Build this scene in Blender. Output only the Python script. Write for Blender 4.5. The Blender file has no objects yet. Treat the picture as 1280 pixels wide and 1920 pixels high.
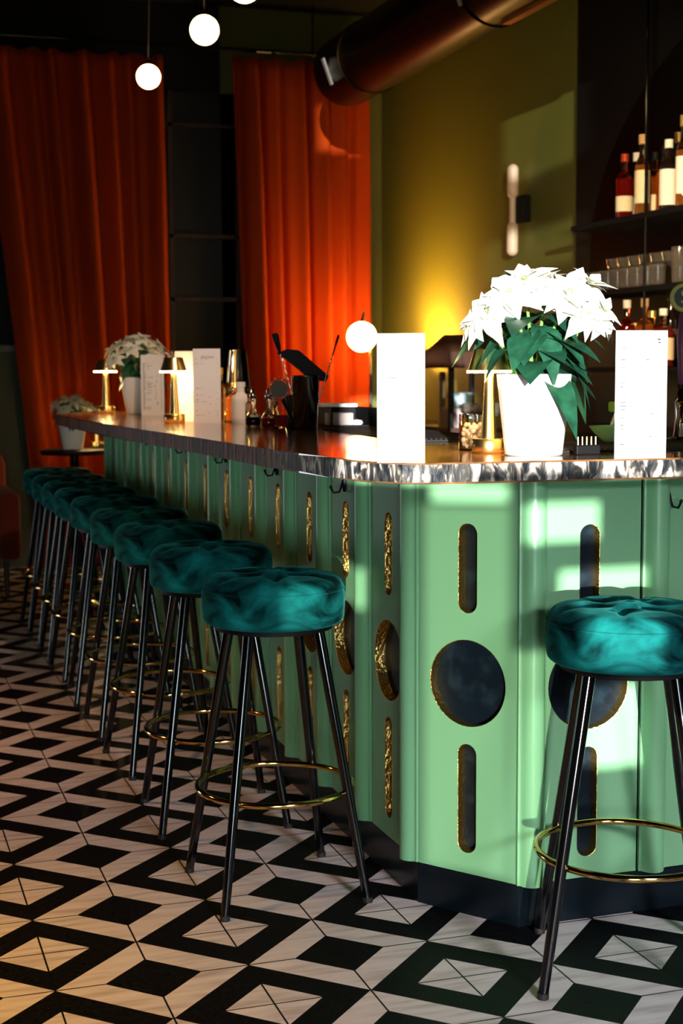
import bpy, bmesh, math, random
from mathutils import Vector, Matrix
R = math.radians
PI = math.pi
sc = bpy.context.scene
COL = sc.collection
random.seed(7)

# ------------------------------------------------------------------ camera
CAM_H = 1.2394
YAW, PITCH, ROLL = 0.31836, 0.09713, 0.00463
cd = bpy.data.cameras.new('camera')
cam = bpy.data.objects.new('camera', cd)
COL.objects.link(cam)
fw = Vector((math.cos(PITCH)*math.sin(YAW), math.cos(PITCH)*math.cos(YAW), -math.sin(PITCH)))
rt = Vector((math.cos(YAW), -math.sin(YAW), 0))
up = rt.cross(fw)
r2 = rt*math.cos(ROLL) - up*math.sin(ROLL)
u2 = rt*math.sin(ROLL) + up*math.cos(ROLL)
M = Matrix((r2, u2, -fw)).transposed().to_4x4()
M.translation = (0, 0, CAM_H)
cam.matrix_world = M
cd.sensor_fit = 'VERTICAL'
cd.sensor_height = 36
cd.sensor_width = 24
cd.lens = 2758.65/1920*36
cd.clip_start = 0.05
cd.dof.use_dof = True
cd.dof.focus_distance = 3.25
cd.dof.aperture_fstop = 5.6
sc.camera = cam

# ------------------------------------------------------------------ exposure, world
sc.view_settings.view_transform = 'Standard'
sc.view_settings.look = 'None'
sc.view_settings.gamma = 1
sc.view_settings.use_curve_mapping = False
sc.view_settings.exposure = 0.0
w = bpy.data.worlds.new('world')
sc.world = w
w.use_nodes = True
w.node_tree.nodes['Background'].inputs[0].default_value = (0.6, 0.75, 1, 1)
w.node_tree.nodes['Background'].inputs[1].default_value = 0.1

# ------------------------------------------------------------------ sun, assumed daylight and added lights
FRONT_V = -2.6                       # unseen street wall behind the camera; its openings are made up
SUN_U, SUN_T = 0.34, 0.05           # sideways and downward travel of the sun per metre into the room
sd = bpy.data.lights.new('sun', 'SUN')
sun = bpy.data.objects.new('sun', sd)
COL.objects.link(sun)
sun.rotation_euler = Vector((SUN_U, 1, -SUN_T)).to_track_quat('-Z', 'Y').to_euler()
sd.energy = 13
sd.angle = R(0.35)
sd.color = (1, 0.97, 0.9)


def area(name, loc, target, sx, sy, power, color, spread=180):
    l = bpy.data.lights.new(name, 'AREA')
    l.shape = 'RECTANGLE'
    l.size, l.size_y = sx, sy
    l.energy = power
    l.color = color
    l.spread = R(spread)
    o = bpy.data.objects.new(name, l)
    COL.objects.link(o)
    o.location = loc
    o.rotation_euler = (Vector(target)-Vector(loc)).to_track_quat('-Z', 'Y').to_euler()
    return o


area('assumed street side daylight', (-0.35, -2.5, 0.75), (1.0, 3.2, 0.55), 1.0, 0.9, 4, (0.80, 0.97, 1.0), 34)  # assumed daylight, added in front of the unseen street wall; no window for it
area('added upper floor fill', (1.5, -2.5, 2.2), (1.45, 2.3, 0.0), 0.8, 0.6, 10, (0.95, 0.92, 1.0), 30)  # added light with no opening behind it, brightens the right floor
area('assumed far side daylight', (-2.15, 7.6, 0.55), (1.0, 5.0, 0.75), 1.2, 0.9, 5, (0.85, 0.95, 1.0), 80)  # assumed cool light from far left, added before a solid wall without a window


def spot(name, loc, target, power, color, ang, blend=1.0, r=0.06):
    l = bpy.data.lights.new(name, 'SPOT')
    l.energy = power
    l.color = color
    l.spot_size = R(ang)
    l.spot_blend = blend
    l.shadow_soft_size = r
    o = bpy.data.objects.new(name, l)
    COL.objects.link(o)
    o.location = loc
    o.rotation_euler = (Vector(target)-Vector(loc)).to_track_quat('-Z', 'Y').to_euler()
    return o


def point(name, loc, power, color, r):
    l = bpy.data.lights.new(name, 'POINT')
    l.energy = power
    l.color = color
    l.shadow_soft_size = r
    o = bpy.data.objects.new(name, l)
    COL.objects.link(o)
    o.location = loc
    return o


spot('added bottle fill light', (2.35, 4.3, 1.75), (3.2, 5.5, 1.75), 130, (1.0, 0.74, 0.42), 75, 0.6, 0.05)  # added to brighten the bottles; no fixture here
spot('added warm fill on the bar top', (1.25, 3.1, 2.95), (1.28, 5.75, 1.12), 190, (1.0, 0.66, 0.46), 30, 0.8, 0.05)  # added warm fill for the menu cards and top, without a fixture
spot('assumed wall glow by the rack', (3.12, 8.42, 1.25), (3.4, 8.38, 1.55), 170, (1.0, 0.50, 0.05), 120, 1.0, 0.03)  # assumed hidden source, added for the glow on the wall; no fixture built
AMBER = (1.0, 0.50, 0.10)
spot('assumed amber light on the near floor', (-0.85, 2.7, 1.9), (-0.30, 2.75, 0), 200, (1.0, 0.48, 0.06), 70)  # assumed off-frame source, added to warm the left floor; no fixture here
spot('assumed amber light on the far floor', (-0.9, 4.9, 1.9), (-0.2, 4.7, 0), 100, (1.0, 0.46, 0.20), 92)  # second assumed amber source, added for the floor farther in; no lamp is built

# ------------------------------------------------------------------ materials


def mat(name, color, rough=0.5, metal=0.0, spec=0.5, **kw):
    m = bpy.data.materials.new(name)
    m.use_nodes = True
    b = m.node_tree.nodes['Principled BSDF']
    b.inputs['Base Color'].default_value = (*color, 1)
    b.inputs['Roughness'].default_value = rough
    b.inputs['Metallic'].default_value = metal
    b.inputs['Specular IOR Level'].default_value = spec
    for k, v in kw.items():
        b.inputs[k.replace('_', ' ')].default_value = v
    return m


def bsdf(m):
    return m.node_tree.nodes['Principled BSDF']


def nodes(m):
    nt = m.node_tree
    return nt, nt.nodes, nt.links


def tex(m, kind, scale=(1, 1, 1), coord='Object', **kw):
    nt, N, L = nodes(m)
    tc = N.new('ShaderNodeTexCoord')
    mp = N.new('ShaderNodeMapping')
    mp.inputs['Scale'].default_value = scale
    L.new(tc.outputs[coord], mp.inputs[0])
    t = N.new(kind)
    L.new(mp.outputs[0], t.inputs['Vector'])
    for k, v in kw.items():
        t.inputs[k].default_value = v
    return t


def ramp(m, src, stops):
    nt, N, L = nodes(m)
    r = N.new('ShaderNodeValToRGB')
    L.new(src, r.inputs[0])
    e = r.color_ramp.elements
    while len(e) < len(stops):
        e.new(0.5)
    for el, (p, c) in zip(e, stops):
        el.position = p
        el.color = (*c, 1)
    return r


def noisy(m, c1, c2, scale=(8, 8, 8), lo=0.35, hi=0.65, detail=4.0, kind='ShaderNodeTexNoise', nscale=1.0):
    t = tex(m, kind, scale, Scale=nscale, Detail=detail)
    r = ramp(m, t.outputs['Fac'] if 'Fac' in t.outputs else t.outputs[0], [(lo, c1), (hi, c2)])
    m.node_tree.links.new(r.outputs[0], bsdf(m).inputs['Base Color'])
    return t


def bump(m, t_out, strength=0.3, dist=0.01):
    nt, N, L = nodes(m)
    b = N.new('ShaderNodeBump')
    b.inputs['Strength'].default_value = strength
    b.inputs['Distance'].default_value = dist
    L.new(t_out, b.inputs['Height'])
    L.new(b.outputs[0], bsdf(m).inputs['Normal'])


def math_node(N, L, op, a, b=None):
    n = N.new('ShaderNodeMath')
    n.operation = op
    for i, x in enumerate((a, b)):
        if x is None:
            continue
        if isinstance(x, (int, float)):
            n.inputs[i].default_value = x
        else:
            L.new(x, n.inputs[i])
    return n.outputs[0]


def floor_material():
    m = mat('geometric floor tiles', (0.5, 0.5, 0.5), 0.42, 0, 0.18)
    nt, N, L = nodes(m)
    g = N.new('ShaderNodeNewGeometry')
    sep = N.new('ShaderNodeSeparateXYZ')
    L.new(g.outputs['Position'], sep.inputs[0])
    U = math_node(N, L, 'DIVIDE', math_node(N, L, 'SUBTRACT', sep.outputs[0], 0.5409), 0.2)
    V = math_node(N, L, 'DIVIDE', math_node(N, L, 'SUBTRACT', sep.outputs[1], 3.0815), 0.2)
    p = math_node(N, L, 'PINGPONG', U, 1.0)
    q = math_node(N, L, 'PINGPONG', math_node(N, L, 'ADD', V, 1.0), 1.0)
    s = math_node(N, L, 'MULTIPLY', math_node(N, L, 'ADD', p, q), 2.0)
    band = math_node(N, L, 'MODULO', math_node(N, L, 'FLOOR', s), 2.0)
    gu = math_node(N, L, 'PINGPONG', U, 0.5)
    gv = math_node(N, L, 'PINGPONG', V, 0.5)
    grout = math_node(N, L, 'LESS_THAN', math_node(N, L, 'MINIMUM', gu, gv), 0.010)
    # veined pale stone and near-black stone
    mp = N.new('ShaderNodeMapping')
    mp.inputs['Rotation'].default_value = (0, 0, R(45))
    mp.inputs['Scale'].default_value = (6, 40, 1)
    L.new(g.outputs['Position'], mp.inputs[0])
    n1 = N.new('ShaderNodeTexNoise')
    n1.inputs['Scale'].default_value = 1.0
    n1.inputs['Detail'].default_value = 6
    L.new(mp.outputs[0], n1.inputs['Vector'])
    pale = ramp(m, n1.outputs['Fac'], [(0.3, (0.42, 0.37, 0.36)), (0.5, (0.62, 0.57, 0.56)), (0.75, (0.72, 0.68, 0.67))])
    n2 = N.new('ShaderNodeTexNoise')
    n2.inputs['Scale'].default_value = 95.0
    n2.inputs['Detail'].default_value = 5
    L.new(g.outputs['Position'], n2.inputs['Vector'])
    dark = ramp(m, n2.outputs['Fac'], [(0.4, (0.003, 0.003, 0.004)), (0.74, (0.010, 0.010, 0.011)), (0.78, (0.08, 0.08, 0.08))])
    mx = N.new('ShaderNodeMixRGB')
    L.new(band, mx.inputs[0])
    L.new(dark.outputs[0], mx.inputs[1])
    L.new(pale.outputs[0], mx.inputs[2])
    mg = N.new('ShaderNodeMixRGB')
    L.new(grout, mg.inputs[0])
    L.new(mx.outputs[0], mg.inputs[1])
    mg.inputs[2].default_value = (0.004, 0.004, 0.005, 1)
    L.new(mg.outputs[0], bsdf(m).inputs['Base Color'])
    L.new(math_node(N, L, 'ADD', math_node(N, L, 'MULTIPLY', band, 0.2), 0.06), bsdf(m).inputs['Specular IOR Level'])
    bm_ = N.new('ShaderNodeBump')
    bm_.inputs['Strength'].default_value = 0.4
    bm_.inputs['Distance'].default_value = 0.002
    L.new(math_node(N, L, 'SUBTRACT', 1.0, grout), bm_.inputs['Height'])
    L.new(bm_.outputs[0], bsdf(m).inputs['Normal'])
    return m


GREEN = mat('sea green satin paint', (0.19, 0.43, 0.225), 0.42)
GREEN_D = mat('sea green moulding paint', (0.20, 0.47, 0.24), 0.33)
GOLD = mat('hammered gold leaf', (0.95, 0.58, 0.16), 0.28, 1.0)
_t = tex(GOLD, 'ShaderNodeTexNoise', (1, 1, 1), Scale=110.0, Detail=3.0)
bump(GOLD, _t.outputs['Fac'], 0.8, 0.006)
INLAY = mat('blue black marble inlay', (0.01, 0.018, 0.028), 0.5, 0, 0.12)
noisy(INLAY, (0.003, 0.008, 0.014), (0.016, 0.034, 0.046), (22, 22, 22), 0.5, 0.85, 8)
KICK = mat('dark blue black kick plate', (0.003, 0.007, 0.011), 0.3, 0, 0.3)
CORE = mat('dark carcass', (0.01, 0.012, 0.012), 0.7)

TOP = mat('lacquered walnut top', (0.12, 0.06, 0.03), 0.16, Coat_Weight=0.6, Coat_Roughness=0.08)
noisy(TOP, (0.10, 0.045, 0.018), (0.32, 0.15, 0.06), (26, 1.6, 8), 0.3, 0.7, 6)
EDGE = mat('black and white live edge', (0.1, 0.1, 0.1), 0.45, 0, 0.25)
_t = tex(EDGE, 'ShaderNodeTexNoise', (42, 42, 16), Scale=1.0, Detail=5.0, Distortion=1.0)
_r = ramp(EDGE, _t.outputs['Fac'], [(0.40, (0.008, 0.012, 0.018)), (0.50, (0.06, 0.055, 0.05)), (0.55, (0.30, 0.26, 0.22)), (0.62, (0.78, 0.74, 0.70))])
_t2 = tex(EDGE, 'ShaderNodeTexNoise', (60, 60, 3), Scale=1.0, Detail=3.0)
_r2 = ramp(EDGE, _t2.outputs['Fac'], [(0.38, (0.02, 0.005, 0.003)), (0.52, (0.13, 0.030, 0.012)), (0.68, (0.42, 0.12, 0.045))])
_nt, _N, _L = nodes(EDGE)
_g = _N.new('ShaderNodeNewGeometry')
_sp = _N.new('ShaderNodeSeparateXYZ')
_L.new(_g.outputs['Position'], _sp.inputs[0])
_w = math_node(_N, _L, 'DIVIDE', math_node(_N, _L, 'SUBTRACT', _sp.outputs[1], 3.15), 0.35)  # brown of the warm lamp light, painted into the edge towards the far end
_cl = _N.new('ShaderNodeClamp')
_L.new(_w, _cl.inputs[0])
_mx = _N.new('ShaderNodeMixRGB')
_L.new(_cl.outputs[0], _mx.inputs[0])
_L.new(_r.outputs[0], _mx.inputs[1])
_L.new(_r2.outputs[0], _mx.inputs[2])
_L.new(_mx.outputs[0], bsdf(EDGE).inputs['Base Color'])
bump(EDGE, _t.outputs['Fac'], 0.5, 0.01)

VELVET = mat('dark teal velvet', (0.0, 0.05, 0.05), 0.8, 0, 0.05, Sheen_Weight=0.2, Sheen_Roughness=0.3)
bsdf(VELVET).inputs['Sheen Tint'].default_value = (0.10, 0.85, 0.80, 1)
_t = tex(VELVET, 'ShaderNodeTexNoise', (8, 8, 14), Scale=1.0, Detail=6.0, Distortion=0.8)
_r = ramp(VELVET, _t.outputs['Fac'], [(0.37, (0.0004, 0.008, 0.009)), (0.47, (0.002, 0.06, 0.06)), (0.7, (0.008, 0.20, 0.19))])
VELVET.node_tree.links.new(_r.outputs[0], bsdf(VELVET).inputs['Base Color'])
bump(VELVET, _t.outputs['Fac'], 0.35, 0.01)
BLACKMETAL = mat('gloss black steel', (0.002, 0.002, 0.003), 0.13, 0.0, 0.6)
BRASS = mat('polished brass', (0.80, 0.52, 0.17), 0.10, 1.0)
BRASS_B = mat('brushed brass', (0.92, 0.66, 0.26), 0.26, 1.0)
CHROME = mat('polished steel', (0.62, 0.62, 0.60), 0.10, 1.0)
BLACK = mat('matte black', (0.004, 0.004, 0.005), 0.6, 0, 0.2)
RUBBER = mat('black rubber', (0.012, 0.011, 0.011), 0.6)
GUN = mat('dark steel duct', (0.022, 0.011, 0.006), 0.34, 1.0)
CURTAIN = mat('rust orange velvet', (0.52, 0.055, 0.005), 0.8, 0, 0.1, Sheen_Weight=0.1, Sheen_Roughness=0.4)
bsdf(CURTAIN).inputs['Sheen Tint'].default_value = (1, 0.35, 0.1, 1)
OLIVE = mat('olive green wall paint', (0.12, 0.125, 0.020), 0.6)
DARKWALL = mat('near black brick', (0.012, 0.011, 0.010), 0.8)
_b = tex(DARKWALL, 'ShaderNodeTexBrick', (1, 1, 1), Scale=4.0)
_b.inputs['Color1'].default_value = (0.016, 0.013, 0.011, 1)
_b.inputs['Color2'].default_value = (0.010, 0.010, 0.010, 1)
_b.inputs['Mortar'].default_value = (0.004, 0.004, 0.004, 1)
DARKWALL.node_tree.links.new(_b.outputs[0], bsdf(DARKWALL).inputs['Base Color'])
WALLMAT = mat('dark olive plaster', (0.045, 0.05, 0.03), 0.8)
CEIL = mat('black ceiling paint', (0.006, 0.006, 0.006), 0.8)
DARKWOOD = mat('dark stained wood', (0.035, 0.014, 0.008), 0.4)
noisy(DARKWOOD, (0.02, 0.008, 0.005), (0.06, 0.025, 0.012), (30, 4, 4), 0.3, 0.7)
WHITE = mat('white card', (0.86, 0.85, 0.83), 0.6)
INK = mat('grey ink', (0.015, 0.015, 0.02), 0.7)
POT = mat('white ceramic', (0.84, 0.83, 0.80), 0.35)
SOIL = mat('soil', (0.03, 0.018, 0.01), 0.9)
LEAF = mat('dark green leaf', (0.012, 0.075, 0.04), 0.42)
noisy(LEAF, (0.006, 0.045, 0.026), (0.02, 0.12, 0.06), (30, 30, 30), 0.3, 0.7)
BRACT = mat('cream white bract', (0.86, 0.85, 0.74), 0.55, Subsurface_Weight=0.0)
STEMG = mat('green stem', (0.16, 0.30, 0.06), 0.5)
GLOBE = mat('lit opal globe', (1, 0.9, 0.7), 0.4)
bsdf(GLOBE).inputs['Emission Color'].default_value = (1.0, 0.72, 0.34, 1)
bsdf(GLOBE).inputs['Emission Strength'].default_value = 7.0
GLOBE_B = GLOBE.copy()
GLOBE_B.name = 'bright opal globe'
bsdf(GLOBE_B).inputs['Emission Color'].default_value = (1.0, 0.55, 0.16, 1)
bsdf(GLOBE_B).inputs['Emission Strength'].default_value = 60.0
LAMPLIT = mat('lit lamp diffuser', (1, 0.9, 0.7), 0.4)
bsdf(LAMPLIT).inputs['Emission Color'].default_value = (1.0, 0.74, 0.36, 1)
bsdf(LAMPLIT).inputs['Emission Strength'].default_value = 30.0


def glass(name, color, rough=0.02):
    return mat(name, color, rough, 0, 0.5, Transmission_Weight=1.0, IOR=1.45)


G_CLEAR = glass('clear glass', (0.95, 0.96, 0.95))
G_SHELF = mat('shelf glassware', (0.85, 0.80, 0.74), 0.06, 0, 0.6, Transmission_Weight=0.94, IOR=1.45)
G_AMBER = glass('amber glass', (0.92, 0.55, 0.16))
G_RED = glass('dark red glass', (0.75, 0.25, 0.18))
G_GREENB = glass('bottle green glass', (0.05, 0.16, 0.05))
G_DARK = mat('dark liquid', (0.012, 0.006, 0.005), 0.1)
LIQ_RED = mat('red liquid', (0.45, 0.03, 0.02), 0.12)
LIQ_WHISKY = mat('whisky', (0.80, 0.28, 0.04), 0.12)
LABEL_C = mat('cream paper label', (0.80, 0.68, 0.45), 0.6)
LABEL_W = mat('white paper label', (0.82, 0.78, 0.70), 0.6)
LABEL_D = mat('dark paper label', (0.05, 0.04, 0.04), 0.6)
CORK = mat('cork stopper', (0.55, 0.33, 0.15), 0.8)
FOIL_GOLD = mat('gold foil', (0.85, 0.60, 0.2), 0.35, 0.8)
FOIL_RED = mat('red foil', (0.5, 0.06, 0.02), 0.4, 0.4)
PURPLE = mat('purple enamel', (0.13, 0.04, 0.20), 0.35)
LIME = mat('lime green', (0.30, 0.62, 0.05), 0.5)
SAGE = mat('pale green ceramic', (0.30, 0.68, 0.34), 0.4)
BLUEGREY = mat('blue grey enamel', (0.22, 0.34, 0.40), 0.35)
PINKGREY = mat('frosted plastic', (0.36, 0.30, 0.30), 0.5)
RUST = mat('rust velvet upholstery', (0.10, 0.012, 0.004), 0.8, 0, 0.1, Sheen_Weight=0.1)
MIRROR = mat('smoked mirror', (0.035, 0.042, 0.042), 0.3, 1.0)
PALE = mat('pale pink white enamel', (0.80, 0.60, 0.48), 0.45)
REFLECTION = mat('orange reflection strip', (0.85, 0.32, 0.08), 0.4, 1.0)  # lamp reflection on the duct, put into a colour of its own

# ------------------------------------------------------------------ mesh helpers


def finish(bm, name, material, parent=None, smooth=False, loc=(0, 0, 0), rz=0.0):
    me = bpy.data.meshes.new(name)
    bm.normal_update()
    bm.to_mesh(me)
    bm.free()
    ms = material if isinstance(material, (list, tuple)) else [material]
    for x in ms:
        me.materials.append(x)
    if smooth:
        for p in me.polygons:
            p.use_smooth = True
        if smooth != 'all':
            me.set_sharp_from_angle(angle=R(38))
    o = bpy.data.objects.new(name, me)
    COL.objects.link(o)
    o.parent = parent
    o.location = loc
    o.rotation_euler = (0, 0, rz)
    return o


def box(bm, x0, x1, y0, y1, z0, z1, bev=0.0, mtx=None):
    r = bmesh.ops.create_cube(bm, size=1.0)
    vs = r['verts']
    for v in vs:
        v.co = Vector(((x0+x1)/2 + v.co.x*(x1-x0), (y0+y1)/2 + v.co.y*(y1-y0), (z0+z1)/2 + v.co.z*(z1-z0)))
    if bev > 0:
        es = list({e for v in vs for e in v.link_edges})
        bmesh.ops.bevel(bm, geom=es, offset=bev, segments=2, affect='EDGES', profile=0.5)
    if mtx is not None:
        bmesh.ops.transform(bm, matrix=mtx, verts=[v for v in vs if v.is_valid] if bev == 0 else bm.verts)
    return bm


def nb():
    return bmesh.new()


def lathe(bm, prof, n=32, origin=(0, 0, 0), cap0=True, cap1=True, squash=1.0):
    rings = []
    ox, oy, oz = origin
    for r, z in prof:
        rings.append([bm.verts.new((ox+r*math.cos(2*PI*k/n), oy+r*squash*math.sin(2*PI*k/n), oz+z)) for k in range(n)])
    for a, b in zip(rings, rings[1:]):
        for k in range(n):
            bm.faces.new((a[k], a[(k+1) % n], b[(k+1) % n], b[k]))
    if cap0:
        bm.faces.new(list(reversed(rings[0])))
    if cap1:
        bm.faces.new(rings[-1])
    return bm


def tube(bm, pts, r, n=10, closed=False, cap=True):
    pts = [Vector(p) for p in pts]
    rad = r if isinstance(r, (list, tuple)) else [r]*len(pts)
    rings = []
    m = len(pts)
    prev = None
    for i, p in enumerate(pts):
        if closed:
            t = pts[(i+1) % m]-pts[i-1]
        else:
            t = pts[min(i+1, m-1)]-pts[max(i-1, 0)]
        t.normalize()
        ref = prev if prev is not None else (Vector((0, 0, 1)) if abs(t.z) < 0.9 else Vector((1, 0, 0)))
        a = ref - t*ref.dot(t)
        if a.length < 1e-5:
            a = t.orthogonal()
        a.normalize()
        prev = a
        b = t.cross(a)
        rings.append([bm.verts.new(p+(a*math.cos(2*PI*k/n)+b*math.sin(2*PI*k/n))*rad[i]) for k in range(n)])
    seq = list(zip(rings, rings[1:]))
    if closed:
        seq.append((rings[-1], rings[0]))
    for a, b in seq:
        for k in range(n):
            bm.faces.new((a[k], a[(k+1) % n], b[(k+1) % n], b[k]))
    if cap and not closed:
        bm.faces.new(list(reversed(rings[0])))
        bm.faces.new(rings[-1])
    return bm


def prism(bm, poly, z0, z1, mi_top=0, mi_side=0):
    a = [bm.verts.new((x, y, z0)) for x, y in poly]
    b = [bm.verts.new((x, y, z1)) for x, y in poly]
    n = len(poly)
    ar = sum(poly[i][0]*poly[(i+1) % n][1]-poly[(i+1) % n][0]*poly[i][1] for i in range(n))
    if ar < 0:
        a.reverse()
        b.reverse()
    f = bm.faces.new(list(reversed(a)))
    f.material_index = mi_top
    f = bm.faces.new(b)
    f.material_index = mi_top
    for i in range(n):
        f = bm.faces.new((a[i], a[(i+1) % n], b[(i+1) % n], b[i]))
        f.material_index = mi_side
    return bm


def sphere(bm, c, r, n=24):
    x = bmesh.ops.create_uvsphere(bm, u_segments=n, v_segments=n//2, radius=r)
    bmesh.ops.translate(bm, verts=x['verts'], vec=c)
    return bm


def thing(name, label, cat, loc=(0, 0, 0), rz=0.0, group=None):
    o = bpy.data.objects.new(name, None)
    COL.objects.link(o)
    o.empty_display_size = 0.1
    o.location = loc
    o.rotation_euler = (0, 0, rz)
    return tag(o, label, cat, group)


def tag(o, label, cat, group=None):
    o['label'] = label
    o['category'] = cat
    if group:
        o['group'] = group
    return o


def struct(o):
    o['kind'] = 'structure'
    return o


def copy_tree(o, parent=None):
    c = o.copy()
    COL.objects.link(c)
    if parent is not None:
        c.parent = parent
    for ch in list(o.children):
        copy_tree(ch, c)
    return c


# ------------------------------------------------------------------ room shell
U0, U1, V1, ZC = -2.25, 3.4, 9.44, 3.55
FLOORM = floor_material()
bm = nb(); box(bm, U0, U1, FRONT_V, V1, -0.08, 0); struct(finish(bm, 'floor', FLOORM))
bm = nb(); box(bm, U0, U1, FRONT_V, V1, ZC, ZC+0.1); struct(finish(bm, 'ceiling', CEIL))
bm = nb(); box(bm, U1, U1+0.15, FRONT_V, V1, 0, ZC); struct(finish(bm, 'wall_right', OLIVE))
bm = nb(); box(bm, U0-0.15, U0, FRONT_V, V1, 0, ZC); struct(finish(bm, 'wall_left', WALLMAT))
bm = nb(); box(bm, U0, U1, V1, V1+0.15, 0, ZC); struct(finish(bm, 'wall_back', DARKWALL))
bm = nb(); box(bm, 2.30, U1, V1-0.012, V1, 0, ZC); struct(finish(bm, 'trim_3', OLIVE))
# low green dado with a ledge on the back wall
bm = nb(); box(bm, U0, 1.93, V1-0.05, V1, 0, 1.36); struct(finish(bm, 'trim_1', WALLMAT))
bm = nb(); box(bm, U0, 1.93, V1-0.09, V1, 1.36, 1.39); struct(finish(bm, 'trim_2', DARKWOOD))


def pane(u0, u1, v, z0, z1):          # made-up opening, placed so the sun reaches a rectangle at depth v
    k = v-FRONT_V
    return (u0-SUN_U*k, u1-SUN_U*k, z0+SUN_T*k, z1+SUN_T*k)


HOLES = [  # openings invented to shape the sun patches
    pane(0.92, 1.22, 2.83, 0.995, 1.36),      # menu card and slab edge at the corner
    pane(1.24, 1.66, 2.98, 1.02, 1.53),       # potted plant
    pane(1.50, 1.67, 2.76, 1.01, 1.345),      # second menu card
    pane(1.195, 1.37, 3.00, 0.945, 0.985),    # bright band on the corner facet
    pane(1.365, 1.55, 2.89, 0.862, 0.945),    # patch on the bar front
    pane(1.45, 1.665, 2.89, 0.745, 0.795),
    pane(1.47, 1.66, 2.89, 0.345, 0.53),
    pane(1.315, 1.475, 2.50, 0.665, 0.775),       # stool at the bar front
    pane(0.90, 1.10, 3.17, 0.655, 0.755),     # added filter: dimmed sun on the nearest stool
    pane(1.18, 1.375, 3.0, 0.10, 0.935),      # added filter: dimmed sun on the corner facet
    pane(1.23, 1.36, 2.57, 0.02, 0.64),       # added filter: sun glint on the right stool's leg
    (-0.03, 0.30, 2.72, 3.28),                # added filters: dimmed sun patches on the green wall and the curtain
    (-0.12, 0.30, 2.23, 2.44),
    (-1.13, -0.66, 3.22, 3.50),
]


def wall_with_holes(name, u0, u1, v0, v1, z0, z1, holes, m):
    us = sorted({u0, u1, *[h[0] for h in holes], *[h[1] for h in holes]})
    zs = sorted({z0, z1, *[h[2] for h in holes], *[h[3] for h in holes]})
    us = [x for x in us if u0 <= x <= u1]
    zs = [x for x in zs if z0 <= x <= z1]
    bm = nb()
    for a, b in zip(us, us[1:]):
        for c, d in zip(zs, zs[1:]):
            cu, cz = (a+b)/2, (c+d)/2
            if any(h[0] < cu < h[1] and h[2] < cz < h[3] for h in holes):
                continue
            box(bm, a, b, v0, v1, c, d)
    return struct(finish(bm, name, m))


wall_with_holes('wall_front', U0, U1, FRONT_V-0.02, FRONT_V, 0, ZC, HOLES, WALLMAT)

TINT = bpy.data.materials.new('sun dimming filter')  # unseen filter added to dim the sun through an opening
TINT.use_nodes = True
_nt = TINT.node_tree
_nt.nodes.remove(_nt.nodes['Principled BSDF'])
_tb = _nt.nodes.new('ShaderNodeBsdfTransparent')
_tb.inputs[0].default_value = (0.50, 0.50, 0.47, 1)
_nt.links.new(_tb.outputs[0], _nt.nodes['Material Output'].inputs[0])
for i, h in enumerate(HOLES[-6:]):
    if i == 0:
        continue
    struct(finish(box(nb(), h[0], h[1], FRONT_V-0.014, FRONT_V-0.008, h[2], h[3]), 'window_%d' % (i+1), TINT))  # added sun filters, not real glazing

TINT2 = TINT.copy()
TINT2.name = 'weaker sun dimming filter'
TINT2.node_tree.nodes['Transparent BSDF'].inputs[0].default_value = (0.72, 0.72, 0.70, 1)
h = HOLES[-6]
struct(finish(box(nb(), h[0], h[1], FRONT_V-0.014, FRONT_V-0.008, h[2], h[3]), 'window_7', TINT2))  # added filter for the sun on the nearest stool

# dark window between the curtains
wf = struct(finish(box(nb(), 1.90, 2.46, V1-0.012, V1-0.006, 1.05, 3.0), 'window_1', mat('night dark pane', (0.004, 0.005, 0.006), 0.6)))
bm = nb()
for z in (1.05, 1.69, 2.09, 2.79):
    box(bm, 1.90, 2.46, V1-0.05, V1-0.012, z-0.012, z+0.012)
for u in (1.96, 2.40):
    box(bm, u-0.015, u+0.015, V1-0.05, V1-0.012, 1.05, 3.0)
finish(bm, 'window_frame', DARKWOOD, wf)

# ------------------------------------------------------------------ bar counter
PU, PV = 1.207, 2.89                 # outer planes of the long side and the short front
C1, C2 = Vector((1.207, 3.107, 0)), Vector((1.361, 2.89, 0))
BAR_END, BAR_RIGHT = 7.62, 2.75
ZK, ZT = 0.096, 1.0
bar = thing('bar_counter', 'sea green fluted bar counter with gold rimmed slots and roundels, below the glossy top', 'bar', (1.3, 5.0, 0))
bar_inv = Vector((-1.3, -5.0, 0))


def bpart(bm, name, m, smooth=False, parent=None):
    bmesh.ops.translate(bm, verts=bm.verts, vec=bar_inv)
    return finish(bm, name, m, parent or bar, smooth)


outer = [(PU, BAR_END), (C1.x, C1.y), (C2.x, C2.y), (BAR_RIGHT, PV), (BAR_RIGHT, 3.35), (1.62, 3.35), (1.62, BAR_END)]
inner = [(PU+.031, BAR_END-.01), (C1.x+.031, C1.y+.011), (C2.x+.017, C2.y+.031), (BAR_RIGHT-.01, PV+.031), (BAR_RIGHT-.01, 3.34), (1.61, 3.34), (1.61, BAR_END-.01)]
bpart(prism(nb(), inner, ZK, ZT), 'carcass', CORE)
bpart(prism(nb(), outer, 0.0, ZK-0.002), 'kick_plate', KICK)


def hole_ring(kind, cx, cz, hw, hh, n=48):
    """points of a slot (stadium) or roundel, with the rays' angles from its centre"""
    out = []
    if kind == 'circle':
        for k in range(n):
            a = 2*PI*k/n
            out.append((cx+hw*math.cos(a), cz+hw*math.sin(a)))
    else:
        h = hh-hw
        q = n//4
        for k in range(2*q+1):
            a = PI*k/(2*q)
            out.append((cx+hw*math.cos(a), cz+h+hw*math.sin(a)))
        for k in range(2*q+1):
            a = PI+PI*k/(2*q)
            out.append((cx+hw*math.cos(a), cz-h+hw*math.sin(a)))
    return out


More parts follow.
